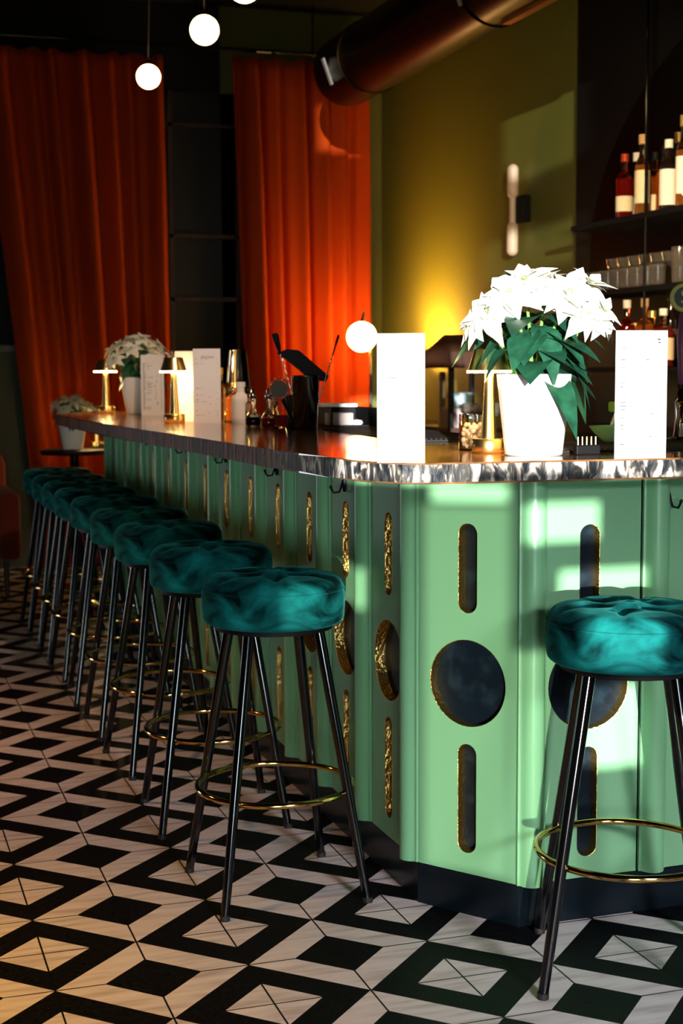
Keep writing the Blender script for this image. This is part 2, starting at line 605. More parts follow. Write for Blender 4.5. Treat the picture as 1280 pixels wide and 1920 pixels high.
ZB = [(ZK, 0.415, 'slot', 0.27, 0.0235, 0.125), (0.415, 0.665, 'circle', 0.535, 0.098, 0.098), (0.665, ZT, 'slot', 0.795, 0.0235, 0.10)]
DEPTH = 0.028


def panel_meshes(W):
    face = nb()
    rims, inl = [], []
    for z0, z1, kind, cz, hw, hh in ZB:
        ring = hole_ring(kind, 0.0, cz, hw, hh)
        n = len(ring)
        outp = []
        for (x, z) in ring:
            dx, dz = x, z-cz
            s = 1e9
            if abs(dx) > 1e-9:
                s = min(s, (W/2)/abs(dx))
            if dz > 1e-9:
                s = min(s, (z1-cz)/dz)
            if dz < -1e-9:
                s = min(s, (z0-cz)/dz)
            outp.append([dx*s, cz+dz*s])
        for cxn in (-W/2, W/2):       # snap the nearest ray to each corner
            for czn in (z0, z1):
                k = min(range(n), key=lambda i: (outp[i][0]-cxn)**2+(outp[i][1]-czn)**2)
                outp[k] = [cxn, czn]
        iv = [face.verts.new((x, 0, z)) for x, z in ring]
        ov = [face.verts.new((x, 0, z)) for x, z in outp]
        for k in range(n):
            j = (k+1) % n
            face.faces.new((iv[k], ov[k], ov[j], iv[j]))
        rb = nb()
        a = [rb.verts.new((x, -0.0004, z)) for x, z in ring]
        b = [rb.verts.new((x*1.0, DEPTH, z)) for x, z in ring]
        lip = 1.04 if kind == 'circle' else 1.0
        c = [rb.verts.new((x*(1+0.0009/hw), -0.0008, cz+(z-cz)*(1+0.0009/hh))) for x, z in ring]
        for k in range(n):
            j = (k+1) % n
            rb.faces.new((a[k], a[j], b[j], b[k]))
            rb.faces.new((c[k], c[j], a[j], a[k]))
        rims.append(rb)
        ib = nb()
        ib.faces.new([ib.verts.new((x, DEPTH-0.001, z)) for x, z in ring])
        bmesh.ops.recalc_face_normals(ib, faces=ib.faces)
        inl.append(ib)
    # side returns so that the panel reads as a board
    for x in (-W/2, W/2):
        vs = [face.verts.new((x, 0, ZK)), face.verts.new((x, 0, ZT)), face.verts.new((x, DEPTH, ZT)), face.verts.new((x, DEPTH, ZK))]
        face.faces.new(vs)
    return face, rims, inl


def to_mesh(bm, name, m, smooth=False):
    me = bpy.data.meshes.new(name)
    bm.normal_update()
    bm.to_mesh(me)
    bm.free()
    me.materials.append(m)
    if smooth:
        for p in me.polygons:
            p.use_smooth = True
        me.set_sharp_from_angle(angle=R(40))
    return me


def put(me, name, parent, loc=(0, 0, 0), rz=0.0):
    o = bpy.data.objects.new(name, me)
    COL.objects.link(o)
    o.parent = parent
    o.location = loc
    o.rotation_euler = (0, 0, rz)
    return o


def make_panel_set(W):
    f, rims, inl = panel_meshes(W)
    return (to_mesh(f, 'panel', GREEN), [to_mesh(x, 'gold_rim', GOLD) for x in rims], [to_mesh(x, 'inlay', INLAY) for x in inl])


def place_panel(ms, loc, rz):
    p = put(ms[0], 'panel', bar, Vector(loc)+bar_inv, rz)
    for r_ in ms[1]:
        put(r_, 'gold_rim', p)
    for r_ in ms[2]:
        put(r_, 'inlay', p)


STEP = 0.3245
side_set = make_panel_set(STEP-0.074)
for k in range(14):
    v = 3.303+STEP*k
    if v+STEP/2 > BAR_END+0.02:
        break
    place_panel(side_set, (PU, v, 0), R(-90))
fw_ = (C2-C1).length
mid = (C1+C2)/2
place_panel(make_panel_set(fw_-0.006), mid, math.atan2(C2.y-C1.y, C2.x-C1.x))
front_set = make_panel_set(0.252)
for u in (1.529, 1.832, 2.135, 2.438):
    place_panel(front_set, (u, PV, 0), 0)

bm = nb()
prof = []
for k in range(13):
    a = PI*k/12
    prof.append((0.028*math.cos(a), -0.031*math.sin(a)))
prof = [(0.034, 0.004), (0.034, -0.004), (0.030, -0.005)]+prof[1:-1]+[(-0.030, -0.005), (-0.034, -0.004), (-0.034, 0.004)]
prism(bm, prof, ZK, ZT)
bmesh.ops.recalc_face_normals(bm, faces=bm.faces)
FLUTE = to_mesh(bm, 'moulding', GREEN_D, True)
for k in range(14):
    put(FLUTE, 'moulding', bar, Vector((PU, 3.141+STEP*k, 0))+bar_inv, R(-90))
for u in (1.391, 1.694, 1.997, 2.30, 2.603):
    put(FLUTE, 'moulding', bar, Vector((u, PV, 0))+bar_inv, 0)
# bag hooks under the top
bm = nb()
tube(bm, [(0, 0.004, 0.02), (0, -0.012, 0.018), (0.0, -0.016, 0.0), (0, -0.024, -0.02), (0, -0.045, -0.022), (0, -0.055, -0.004)], 0.004, 8)
tube(bm, [(0, 0.002, 0.03), (0, -0.004, 0.03)], 0.008, 10)
tube(bm, [(0, -0.004, 0.025), (0, -0.005, 0.0), (0, -0.004, -0.02)], [0.007, 0.009, 0.006], 8)
sphere(bm, (0, -0.055, -0.002), 0.006, 10)
bmesh.ops.scale(bm, vec=(0.75, 0.75, 0.75), verts=bm.verts)
HOOK = to_mesh(bm, 'bag_hook', BLACKMETAL, True)
for k in (0, 2, 4, 6, 8, 10, 12):
    put(HOOK, 'bag_hook', bar, Vector((PU+0.001, 3.303+STEP*k+STEP, 0.935))+bar_inv, R(-90))
put(HOOK, 'bag_hook', bar, Vector((1.716, PV-0.004, 0.945))+bar_inv, R(20))

# ------------------------------------------------------------------ the continuous top
top_poly = [(0.834, 6.548), (0.852, 5.42), (0.888, 4.729), (0.925, 4.14), (0.950, 3.545), (0.971, 3.259), (0.992, 3.093), (1.006, 2.975),
            (1.032, 2.898), (1.072, 2.848), (1.125, 2.822), (1.232, 2.812), (1.357, 2.806), (1.468, 2.795), (1.692, 2.781), (2.80, 2.76), (2.80, 3.42), (1.74, 3.42), (1.70, 3.47), (1.70, 7.70), (1.45, 7.70)]
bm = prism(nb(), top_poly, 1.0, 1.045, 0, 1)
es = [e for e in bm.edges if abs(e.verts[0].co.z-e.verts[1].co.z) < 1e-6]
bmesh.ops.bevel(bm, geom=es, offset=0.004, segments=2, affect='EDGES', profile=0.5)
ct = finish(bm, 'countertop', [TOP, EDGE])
tag(ct, 'glossy walnut bar top with a black and white live edge', 'countertop')

# ------------------------------------------------------------------ bar stools
SEAT_Z0, SEAT_Z1, SEAT_R = 0.645, 0.765, 0.167
LEG_TOP_R, LEG_BOT_R, RING_Z, RING_R = 0.118, 0.243, 0.253, 0.184


def seat_mesh():
    bm = nb()
    n = 72
    prof = [(0.0, SEAT_Z0), (0.10, SEAT_Z0), (0.145, SEAT_Z0+0.001)]
    for k in range(7):
        a = -PI/2+PI/2*k/6
        prof.append((SEAT_R-0.016+0.016*math.cos(a), SEAT_Z0+0.017+0.016*math.sin(a)))
    zt = SEAT_Z1-0.006
    prof += [(SEAT_R+0.002, SEAT_Z0+0.045), (SEAT_R+0.002, zt-0.045)]
    for k in range(9):
        a = PI/2*k/8
        prof.append((SEAT_R-0.034+0.034*math.cos(a), zt-0.034+0.034*math.sin(a)))
    rr = SEAT_R-0.034
    m_ = 14
    for k in range(1, m_):
        r = rr*(1-k/m_)
        prof.append((r, zt+0.010*(1-(r/rr)**2)))
    but = [(0.062*math.cos(2*PI*k/6+0.3), 0.062*math.sin(2*PI*k/6+0.3)) for k in range(6)]
    rings = []
    for i, (r, z) in enumerate(prof):
        if r < 1e-6:
            rings.append([bm.verts.new((0, 0, z))])
            continue
        ring = []
        for k in range(n):
            a = 2*PI*k/n
            x, y = r*math.cos(a), r*math.sin(a)
            zz = z
            if z > zt-0.036 and r < SEAT_R:
                d = min(math.hypot(x-bx, y-by) for bx, by in but)
                zz -= 0.020*math.exp(-(d/0.026)**2)
                ang = (a-0.3)/(2*PI/6)
                wv = abs(ang-round(ang))*2
                fall = max(0, min(1, (r-0.045)/0.03))
                zz -= 0.008*math.exp(-(wv/0.18)**2)*fall*max(0, min(1, (z-(zt-0.036))/0.03))
            ring.append(bm.verts.new((x, y, zz)))
        rings.append(ring)
    cen = bm.verts.new((0, 0, zt+0.004))
    for a, b in zip(rings, rings[1:]):
        for k in range(n):
            if len(a) == 1:
                bm.faces.new((a[0], b[(k+1) % n], b[k]))
            else:
                bm.faces.new((a[k], a[(k+1) % n], b[(k+1) % n], b[k]))
    for k in range(n):
        bm.faces.new((rings[-1][k], rings[-1][(k+1) % n], cen))
    bmesh.ops.recalc_face_normals(bm, faces=bm.faces)
    return bm, but, zt


def make_stool(label):
    st = thing('bar_stool', label, 'bar stool', group='dark teal velvet bar stools')
    bm, but, zt = seat_mesh()
    seat = finish(bm, 'seat', VELVET, st, 'all')
    for bx, by in but:
        bm = nb()
        sphere(bm, (0, 0, 0), 0.008, 10)
        bmesh.ops.scale(bm, vec=(1, 1, 0.5), verts=bm.verts)
        finish(bm, 'button', VELVET, seat, 'all', (bx, by, zt-0.012))
    # welt around the upper rim
    finish(tube(nb(), [((SEAT_R+0.001)*math.cos(2*PI*k/48), (SEAT_R+0.001)*math.sin(2*PI*k/48), zt-0.030) for k in range(48)], 0.0018, 6, True), 'piping', VELVET, seat, 'all')
    bm = nb(); lathe(bm, [(0.14, SEAT_Z0-0.012), (0.14, SEAT_Z0)], 32); finish(bm, 'seat_base', BLACK, st, True)
    for k in range(4):
        a = PI/4+PI/2*k
        c, s = math.cos(a), math.sin(a)
        bm = nb()
        tube(bm, [(LEG_TOP_R*c, LEG_TOP_R*s, SEAT_Z0-0.005), (LEG_BOT_R*c, LEG_BOT_R*s, 0.004)], [0.0135, 0.0105], 14)
        lg = finish(bm, 'leg', BLACKMETAL, st, True)
        bm = nb(); lathe(bm, [(0.012, 0), (0.012, 0.012)], 12, (LEG_BOT_R*c, LEG_BOT_R*s, 0)); finish(bm, 'foot_cap', RUBBER, lg, True)
    bm = nb()
    tube(bm, [(RING_R*math.cos(2*PI*k/56), RING_R*math.sin(2*PI*k/56), RING_Z) for k in range(56)], 0.0075, 10, True)
    finish(bm, 'foot_ring', BRASS, st, 'all')
    return st


rowl = ['nearest and largest of the row along the side of the bar', 'second from the front in the row along the bar', 'third from the front in the row along the bar',
        'fourth from the front in the row along the bar', 'middle one of the nine along the side of the bar', 'fourth from the far end of the row along the bar',
        'third from the far end of the row along the bar', 'second from the far end of the row along the bar', 'farthest of the row, by the rust curtain']
spots = [(0.922, 3.315, 1), (0.915, 3.925, -3), (0.92, 4.53, 4), (0.92, 5.03, 0), (0.925, 5.55, -4), (0.922, 6.0, 2), (0.922, 6.4, -1), (0.925, 6.81, 1), (0.93, 7.23, 0)]
proto = make_stool('teal velvet bar stool, '+rowl[0])
for i, (u, v, a) in enumerate(spots):
    o = proto if i == 0 else copy_tree(proto)
    o.location = (u, v, 0)
    o.rotation_euler.z = R(a)
    o['label'] = 'teal velvet bar stool, '+rowl[i]
o = copy_tree(proto)
o.location = (1.477, 2.618, 0)
o.rotation_euler.z = R(-24.8)
o['label'] = 'teal velvet bar stool alone at the right, in front of the sunlit green panels'

# ------------------------------------------------------------------ menu cards


def menu_card(loc, rz, label, W=0.104, H=0.268, lines=(), head=None, open_=28):
    t = thing('menu_card', label, 'menu', loc, rz, 'folded menu cards on the bar top')
    th = 0.0012
    finish(box(nb(), 0, W, 0, th, 0, H), 'front_leaf', WHITE, t)
    bl = finish(box(nb(), 0, W, 0, th, 0, H), 'back_leaf', WHITE, t)
    bl.rotation_euler.z = R(open_)
    bl.location = (0, th*1.2, 0)
    bm = nb()
    for (x, z, l, h) in lines:
        box(bm, x*W, (x+l)*W, -0.0006, 0, z*H, z*H+h*1.8)
    if head:
        tube(bm, [(x*W, -0.0004, z*H) for x, z in head], 0.0006, 4)
    finish(bm, 'lettering', INK, t)
    return t


def text_lines(seed, left=True, right=True, rows=26, z0=0.08, z1=0.86, h=0.0009, dens=1.0):
    rnd = random.Random(seed)
    out = []
    for k in range(rows):
        z = z1-(z1-z0)*k/rows
        if left and rnd.random() < 0.75*dens:
            out.append((0.09, z, rnd.uniform(0.05, 0.14), h))
            if rnd.random() < 0.4:
                out.append((0.26, z, rnd.uniform(0.08, 0.3), h*0.7))
        if right and rnd.random() < 0.7*dens:
            out.append((0.86, z, 0.025, h))
        if rnd.random() < 0.25*dens:
            out.append((rnd.uniform(0.55, 0.7), z, 0.06, h))
    return out


card1_lines = [(0.24, 0.655, 0.16, 0.0008), (0.225, 0.64, 0.012, 0.004), (0.41, 0.64, 0.012, 0.005), (0.30, 0.552, 0.02, 0.001), (0.36, 0.552, 0.02, 0.001), (0.33, 0.40, 0.01, 0.004),
               (0.25, 0.245, 0.03, 0.001), (0.34, 0.20, 0.025, 0.001), (0.40, 0.198, 0.02, 0.001), (0.42, 0.165, 0.012, 0.001), (0.24, 0.155, 0.012, 0.001), (0.74, 0.83, 0.012, 0.001), (0.74, 0.78, 0.012, 0.001), (0.74, 0.69, 0.012, 0.001)]
menu_card((1.024, 2.868, 1.045), R(-21), 'white folded menu card standing at the rounded corner of the bar, before the opal globe', 0.098, 0.266, card1_lines)
c2_lines = [(0.80, 0.925, 0.06, 0.0018), (0.82, 0.90, 0.04, 0.0018)]+text_lines(5)
menu_card((1.533, 2.79, 1.045), R(-5), 'white folded price list standing right of the poinsettia at the bar front', 0.117, 0.272, c2_lines)
squig = [(0.28+0.5*k/24, 0.885+0.018*math.sin(k*1.7)*(1 if k % 5 else 1.8)) for k in range(25)]
menu_card((1.157, 6.222, 1.045), R(-24), 'printed menu card beside the far white flower pot', 0.1, 0.256, text_lines(2, rows=40, dens=1.4))
menu_card((1.14, 5.44, 1.045), R(-24), 'menu card glowing yellow in the lamp light, half behind another card', 0.1, 0.262, text_lines(3))
menu_card((1.159, 5.214, 1.045), R(-25), 'menu card with a handwritten heading, left of the steel shaker', 0.1, 0.268, text_lines(4, dens=0.5, h=0.0006), squig)

# ------------------------------------------------------------------ rechargeable table lamps


def table_lamp(loc, label, s=1.0, power=8.0):
    t = thing('table_lamp', label, 'table lamp', loc, 0, 'small brass table lamps')
    bm = nb(); lathe(bm, [(0.037, 0), (0.0385, 0.002), (0.0385, 0.031), (0.037, 0.033), (0.010, 0.034)], 40); finish(bm, 'base', BRASS_B, t, True)
    bm = nb(); lathe(bm, [(0.018, 0.033), (0.0165, 0.06), (0.0125, 0.13), (0.0105, 0.182)], 28); finish(bm, 'stem', BRASS_B, t, True)
    bm = nb(); lathe(bm, [(0.049, 0.186), (0.034, 0.236), (0.030, 0.238), (0.0, 0.238)], 44, cap0=False, cap1=False); sh = finish(bm, 'lamp_shade', BRASS_B, t, True)
    bm = nb(); lathe(bm, [(0.0, 0.183), (0.051, 0.183), (0.051, 0.189), (0.0, 0.189)], 40, cap0=False, cap1=False); finish(bm, 'diffuser', LAMPLIT, t, True)
    l = point('table lamp glow', (loc[0], loc[1], loc[2]+0.16), power, (1.0, 0.62, 0.22), 0.02)
    return t


table_lamp((1.378, 3.10, 1.045), 'brass table lamp beside the large white poinsettia pot', power=6)
table_lamp((1.106, 5.297, 1.045), 'brass table lamp between the two groups of menu cards')
table_lamp((1.068, 6.60, 1.045), 'brass table lamp near the far end of the bar top')

# ------------------------------------------------------------------ poinsettias
# right vector of the picture in room terms, to lean the blooms to the same sides
RX, RY = math.cos(YAW), -math.sin(YAW)


def leaf(bm, base, direction, up_, L, W, droop=0.3, fold=0.15, lobed=False):
    d = Vector(direction).normalized()
    u = Vector(up_)
    u = (u-d*u.dot(d))
    if u.length < 1e-4:
        u = d.orthogonal()
    u.normalize()
    s = d.cross(u)
    n = 7
    rows = []
    for i in range(n+1):
        t = i/n
        w = W*0.5*(math.sin(PI*min(1, t**0.75))**0.9)*(1.0 if t < 0.97 else 0.0)
        if lobed and i in (3, 4):
            w *= 1.22
        c = Vector(base)+d*(L*t)-u*(droop*L*t*t)
        off = u*(fold*w)
        if w < 1e-5:
            rows.append([bm.verts.new(c)])
        else:
            rows.append([bm.verts.new(c+s*w+off), bm.verts.new(c+s*w*0.5+off*0.35), bm.verts.new(c), bm.verts.new(c-s*w*0.5+off*0.35), bm.verts.new(c-s*w+off)])
    for a, b in zip(rows, rows[1:]):
        if len(a) == 1 and len(b) == 5:
            for k in range(4):
                bm.faces.new((a[0], b[k], b[k+1]))
        elif len(a) == 5 and len(b) == 5:
            for k in range(4):
                bm.faces.new((a[k], b[k], b[k+1], a[k+1]))
        elif len(a) == 5:
            for k in range(4):
                bm.faces.new((a[k], b[0], a[k+1]))
    return bm


def poinsettia(loc, label, heads, pot_h=0.18, r0=0.064, r1=0.083, leaves=26, lsize=0.10, seed=1, pot_mat=POT, group='white poinsettias'):
    rnd = random.Random(seed)
    t = thing('potted_poinsettia', label, 'potted plant', loc, 0, group)
    bm = nb()
    lathe(bm, [(r0-0.004, 0), (r0, 0.003), (r1, pot_h), (r1-0.004, pot_h+0.001), (r1-0.008, pot_h-0.004), (r1-0.012, pot_h-0.02)], 48, cap1=False)
    finish(bm, 'pot', pot_mat, t, True)
    bm = nb(); lathe(bm, [(0.0, pot_h-0.02), (r1-0.012, pot_h-0.02)], 32, cap0=False, cap1=False); finish(bm, 'soil', SOIL, t)
    bm = nb()
    for (hx, hy, hz, s, tx, ty, nbr) in heads:
        tube(bm, [(hx*0.15, hy*0.15, pot_h-0.02), (hx*0.5, hy*0.5, pot_h+hz*0.5), (hx*0.95, hy*0.95, pot_h+hz-0.005)], [0.005, 0.004, 0.003], 7)
    finish(bm, 'stems', STEMG, t, True)
    bm = nb()
    for k in range(leaves):
        a = 2*PI*k*0.381966+rnd.uniform(-0.3, 0.3)
        if lsize > 0.1 and k < leaves*0.6 and math.cos(a)*RX+math.sin(a)*RY < -0.45:
            continue
        f = k/leaves
        h = pot_h+0.005+0.13*f
        rr = 0.012+0.03*rnd.random()
        el = rnd.uniform(-0.35, 0.35)
        leaf(bm, (rr*math.cos(a), rr*math.sin(a), h), (math.cos(a), math.sin(a), el), (0, 0, 1), lsize*rnd.uniform(0.8, 1.25), lsize*rnd.uniform(0.58, 0.78), rnd.uniform(0.4, 1.0), 0.16)
    finish(bm, 'foliage', LEAF, t, 'all')
    for (hx, hy, hz, s, tx, ty, nbr) in heads:
        bm = nb()
        ax = Vector((tx, ty, 1.0)).normalized()
        e1 = ax.orthogonal().normalized()
        e2 = ax.cross(e1)
        c = Vector((hx, hy, pot_h+hz))
        for ring_i, (cnt, lift, ll) in enumerate(((nbr, 0.02, 1.0), (nbr-1, 0.35, 0.78), (4, 0.8, 0.5))):
            for k in range(cnt):
                a = 2*PI*(k+0.5*ring_i)/cnt+rnd.uniform(-0.2, 0.2)
                d = e1*math.cos(a)+e2*math.sin(a)+ax*(lift+rnd.uniform(-0.15, 0.15))
                leaf(bm, c+ax*0.003*ring_i, d, ax, s*ll*rnd.uniform(0.8, 1.2), s*ll*rnd.uniform(0.42, 0.58), rnd.uniform(0.1, 0.5), 0.15, True)
        fl = finish(bm, 'flower', BRACT, t, 'all')
        bm = nb()
        for k in range(5):
            a = 2*PI*k/5
            sphere(bm, c+e1*0.006*math.cos(a)+e2*0.006*math.sin(a)+ax*0.008, 0.0035, 8)
        finish(bm, 'flower_centre', STEMG, fl, 'all')
    return t




def hd(dx, dd, dz, s, lean, face, n=7):
    """bloom dx to the right, dd towards the street, dz above the pot rim; leaning sideways and forwards"""
    dx *= 1.14
    return (dx*RX+dd*(-0.313), dx*RY+dd*(-0.95), dz, s, lean*RX+face*(-0.313), lean*RY+face*(-0.95), n)


near_heads = [hd(-0.02, 0.0, 0.205, 0.085, -0.3, 0.5, 8), hd(-0.092, 0.03, 0.135, 0.085, -1.1, 0.8), hd(-0.055, 0.06, 0.175, 0.07, -0.4, 1.0), hd(0.06, 0.05, 0.175, 0.085, 0.2, 1.0, 8),
              hd(0.105, 0.0, 0.195, 0.08, 0.5, 0.4), hd(0.125, 0.03, 0.135, 0.075, 1.2, 0.8), hd(0.03, -0.04, 0.21, 0.07, 0.1, 0.1), hd(-0.115, -0.01, 0.115, 0.07, -1.6, 0.5, 6), hd(0.09, 0.07, 0.13, 0.07, 0.6, 1.5, 6)]
poinsettia((1.436, 2.985, 1.045), 'large white poinsettia in a white pot at the sunlit bar front', near_heads, leaves=46, lsize=0.115, seed=3)
far_heads = []
rnd = random.Random(11)
for k in range(15):
    a = 2*PI*k*0.381966
    f = math.sqrt((k+0.5)/15)
    far_heads.append((0.15*f*math.cos(a), 0.15*f*math.sin(a), 0.17-0.10*f*f+rnd.uniform(-0.01, 0.015), 0.055, 1.2*f*math.cos(a), 1.2*f*math.sin(a), 6))
poinsettia((1.185, 6.42, 1.045), 'round white poinsettia in a pale pot behind the printed menu at the far end', far_heads, pot_h=0.16, r0=0.055, r1=0.082, leaves=24, lsize=0.09, seed=5)
small_heads = []
for k in range(9):
    a = 2*PI*k*0.381966
    f = math.sqrt((k+0.5)/9)
    small_heads.append((0.13*f*math.cos(a), 0.13*f*math.sin(a), 0.14-0.08*f*f, 0.055, f*math.cos(a), f*math.sin(a), 6))
# small table beyond the end of the bar
tb = thing('side_table', 'small dark round side table beyond the far end of the bar', 'table', (1.16, 8.3, 0))
bm = nb(); lathe(bm, [(0.0, 0.77), (0.185, 0.77), (0.19, 0.775), (0.19, 0.795), (0.0, 0.80)], 40, cap0=False, cap1=False); finish(bm, 'tabletop', BLACK, tb, True)
bm = nb(); lathe(bm, [(0.03, 0.02), (0.025, 0.77)], 20); finish(bm, 'pedestal', BLACKMETAL, tb, True)
bm = nb(); lathe(bm, [(0.16, 0), (0.16, 0.012), (0.03, 0.03)], 32); finish(bm, 'foot', BLACKMETAL, tb, True)
poinsettia((1.14, 8.22, 0.80), 'small poinsettia in an amber lit pot on the side table beyond the bar end', small_heads, pot_h=0.15, r0=0.055, r1=0.08, leaves=18, lsize=0.09, seed=8)
table_lamp((1.295, 8.33, 0.80), 'brass table lamp on the side table beyond the bar end', power=14)

# ------------------------------------------------------------------ curtains


def curtain(name, label, v, u_top, u_bot, ztop, zbot, folds, amp, seed, group='rust velvet curtains'):
    rnd = random.Random(seed)
    nu, nz = folds*14, 40
    ph = [rnd.uniform(0, 2*PI) for _ in range(4)]
    bm = nb()
    grid = []
    for j in range(nz+1):
        t = j/nz
        z = ztop+(zbot-ztop)*t
        row = []
        for i in range(nu+1):
            s = i/nu
            sw = s+0.018*math.sin(2*PI*s*2.3+ph[0])+0.010*math.sin(2*PI*s*5.1+ph[1])
            u = (u_top[0]+(u_top[1]-u_top[0])*s)*(1-t)+(u_bot[0]+(u_bot[1]-u_bot[0])*s)*t
            a = amp*(0.55+0.45*min(1, t*4))*(0.75+0.35*math.sin(2*PI*s*1.7+ph[2]))
            dv = a*math.sin(2*PI*folds*sw)+0.35*a*math.sin(2*PI*folds*2*sw+ph[3]+t*0.8)
            du = 0.25*a*math.cos(2*PI*folds*sw)
            zz = z+(0.014*math.sin(2*PI*folds*sw+1.0) if j == 0 else 0)
            row.append(bm.verts.new((u+du, v+dv, zz)))
        grid.append(row)
    for j in range(nz):
        for i in range(nu):
            bm.faces.new((grid[j][i], grid[j+1][i], grid[j+1][i+1], grid[j][i+1]))
    o = finish(bm, name, CURTAIN, None, 'all')
    sm = o.modifiers.new('cloth thickness', 'SOLIDIFY')
    sm.thickness = 0.006
    return tag(o, label, 'curtain', group)


curtain('curtain', 'dark rust curtain hanging at the left, behind the far flowers', 9.22, (0.76, 1.88), (1.08, 1.90), 3.17, 0.02, 7, 0.10, 4)
curtain('curtain', 'glowing orange red curtain hanging behind the opal globe lamp', 9.22, (2.33, 3.23), (2.42, 3.23), 3.20, 0.02, 6, 0.085, 9)
cr = thing('curtain_rail', 'black curtain rail under the ceiling above both curtains', 'rail', (0, 9.22, 3.24))
finish(tube(nb(), [(0.4, 0, 0), (3.36, 0, 0)], 0.012, 10), 'rod', BLACKMETAL, cr, True)
for u in (0.6, 2.1, 2.86, 3.3):
    finish(tube(nb(), [(u, 0, 0), (u, 0, ZC-3.24)], 0.006, 8), 'bracket', BLACKMETAL, cr, True)
bm = nb(); sphere(bm, (2.86, -0.03, -0.01), 0.014, 12); finish(bm, 'finial', BRASS, cr, 'all')

# ------------------------------------------------------------------ pendants


def pendant(loc, r, label, power, sway=0.0):
    t = thing('globe_pendant', label, 'pendant lamp', loc, 0, 'lit globe pendants over the bar')
    bm = nb(); sphere(bm, (0, 0, 0), r, 32); finish(bm, 'globe', GLOBE, t, 'all')
    bm = nb(); lathe(bm, [(0.014, r*0.96), (0.014, r+0.018), (0.004, r+0.022)], 16); finish(bm, 'cap', BRASS, t, True)
    h = ZC-loc[2]
    finish(tube(nb(), [(0, 0, r+0.02), (sway*0.3, 0, r+0.02+(h-r)*0.35), (sway*0.75, 0, r+(h-r)*0.7), (sway, 0, h)], 0.0022, 6), 'cord', mat('pale flex', (0.45, 0.38, 0.28), 0.6), t, True)
    return t


pendant((1.445, 7.42, 2.69), 0.0605, 'lit globe pendant hanging lowest, left over the far bar end', 5, 0.03)
pendant((1.406, 6.02, 2.615), 0.060, 'lit globe pendant in the middle of the three over the bar', 5)
pendant((1.314, 5.02, 2.545), 0.060, 'lit globe pendant cut by the top of the photo', 5)

# ------------------------------------------------------------------ ceiling duct
du = thing('ventilation_duct', 'round dark metal ventilation duct hanging under the ceiling at the right wall', 'duct', (2.67, 0, 2.89))
bm = nb()
n = 40
ring_y = [8.05, 8.04, 7.98, 5.5, 3.0, 0.5]
ring_r = [0.12, 0.165, 0.19, 0.19, 0.19, 0.19]
rings = [[bm.verts.new((r*math.cos(2*PI*k/n), y, r*math.sin(2*PI*k/n))) for k in range(n)] for y, r in zip(ring_y, ring_r)]
for a, b in zip(rings, rings[1:]):
    for k in range(n):
        bm.faces.new((a[k], a[(k+1) % n], b[(k+1) % n], b[k]))
bm.faces.new(rings[0]); bm.faces.new(list(reversed(rings[-1])))
bmesh.ops.recalc_face_normals(bm, faces=bm.faces)
finish(bm, 'duct_pipe', GUN, du, True)
for y in (7.55, 5.95, 4.3):
    bm = nb()
    tube(bm, [(0.192*math.cos(2*PI*k/40), y, 0.192*math.sin(2*PI*k/40)) for k in range(40)], 0.005, 6, True)
    finish(bm, 'seam_band', GUN, du, 'all')
for y, a in ((7.75, 200), (5.95, 198)):
    m_ = Matrix.Translation((0, y, 0)) @ Matrix.Rotation(R(-a), 4, 'Y')
    bm = nb(); box(bm, 0.188, 0.196, -0.015, 0.015, -0.085, 0.06); bmesh.ops.transform(bm, matrix=m_, verts=bm.verts); finish(bm, 'pale_vent_slot', mat('pale grey slot', (0.45, 0.42, 0.42), 0.5), du)
for y in (7.2, 4.9, 2.6):
    finish(tube(nb(), [(0, y, 0.18), (0, y, ZC-2.89)], 0.008, 8), 'hanger_rod', BLACKMETAL, du, True)
bm = nb(); box(bm, -0.02, 0.02, 4.7, 5.85, -0.207, -0.186); finish(bm, 'reflection_strip', REFLECTION, du)  # strip standing in for a lamp reflection along the duct

# ------------------------------------------------------------------ wall lamp on the green wall
wl = thing('wall_lamp', 'pale long wall lamp with rounded ends and a black bracket on the green wall', 'wall lamp', (3.34, 7.22, 2.07))


def pill(bm, r, z0, z1, y=0.0):
    pr = []
    for k in range(7):
        a = -PI/2+PI/2*k/6
        pr.append((max(0.0005, r*math.cos(a)), z0+r+r*math.sin(a)))
    for k in range(7):
        a = PI/2*k/6
        pr.append((max(0.0005, r*math.cos(a)), z1-r+r*math.sin(a)))
    return lathe(bm, pr, 24, (0, y, 0))


finish(pill(nb(), 0.030, 0.06, 0.24), 'upper_shade', PALE, wl, True)
finish(pill(nb(), 0.030, -0.24, -0.06), 'lower_shade', PALE, wl, True)
finish(lathe(nb(), [(0.018, -0.09), (0.018, 0.09)], 20), 'stem', PALE, wl, True)
finish(box(nb(), 0.01, 0.058, -0.10, 0.01, -0.07, 0.07, 0.004), 'bracket', BLACK, wl)

# ------------------------------------------------------------------ back bar
bb = thing('back_counter', 'low black back counter along the green wall behind the bar', 'counter', (3.05, 6, 0))
finish(box(nb(), -0.27, 0.33, -3.6, 2.98, 0.0, 0.88), 'cabinet_body', BLACK, bb)
finish(box(nb(), -0.31, 0.34, -3.6, 3.0, 0.88, 0.92, 0.004), 'worktop', mat('black stone', (0.008, 0.008, 0.009), 0.25), bb)
bp = thing('arch_mirror_wall', 'tall black back bar panel with a smoked arch mirror', 'wall panel', (3.36, 4.6, 0))
finish(box(nb(), 0, 0.038, -2.1, 1.93, 0.925, 3.3), 'backboard', BLACK, bp)
bm = nb()
pts = []
cy, hw, zs = 0.05, 1.72, 1.75
for k in range(41):
    a = PI*k/40
    pts.append((cy+hw*math.cos(a), zs+1.02*math.sin(a)))
poly = [(cy+hw, 0.98)]+pts+[(cy-hw, 0.98)]
f0 = [bm.verts.new((-0.001, y, z)) for y, z in poly]
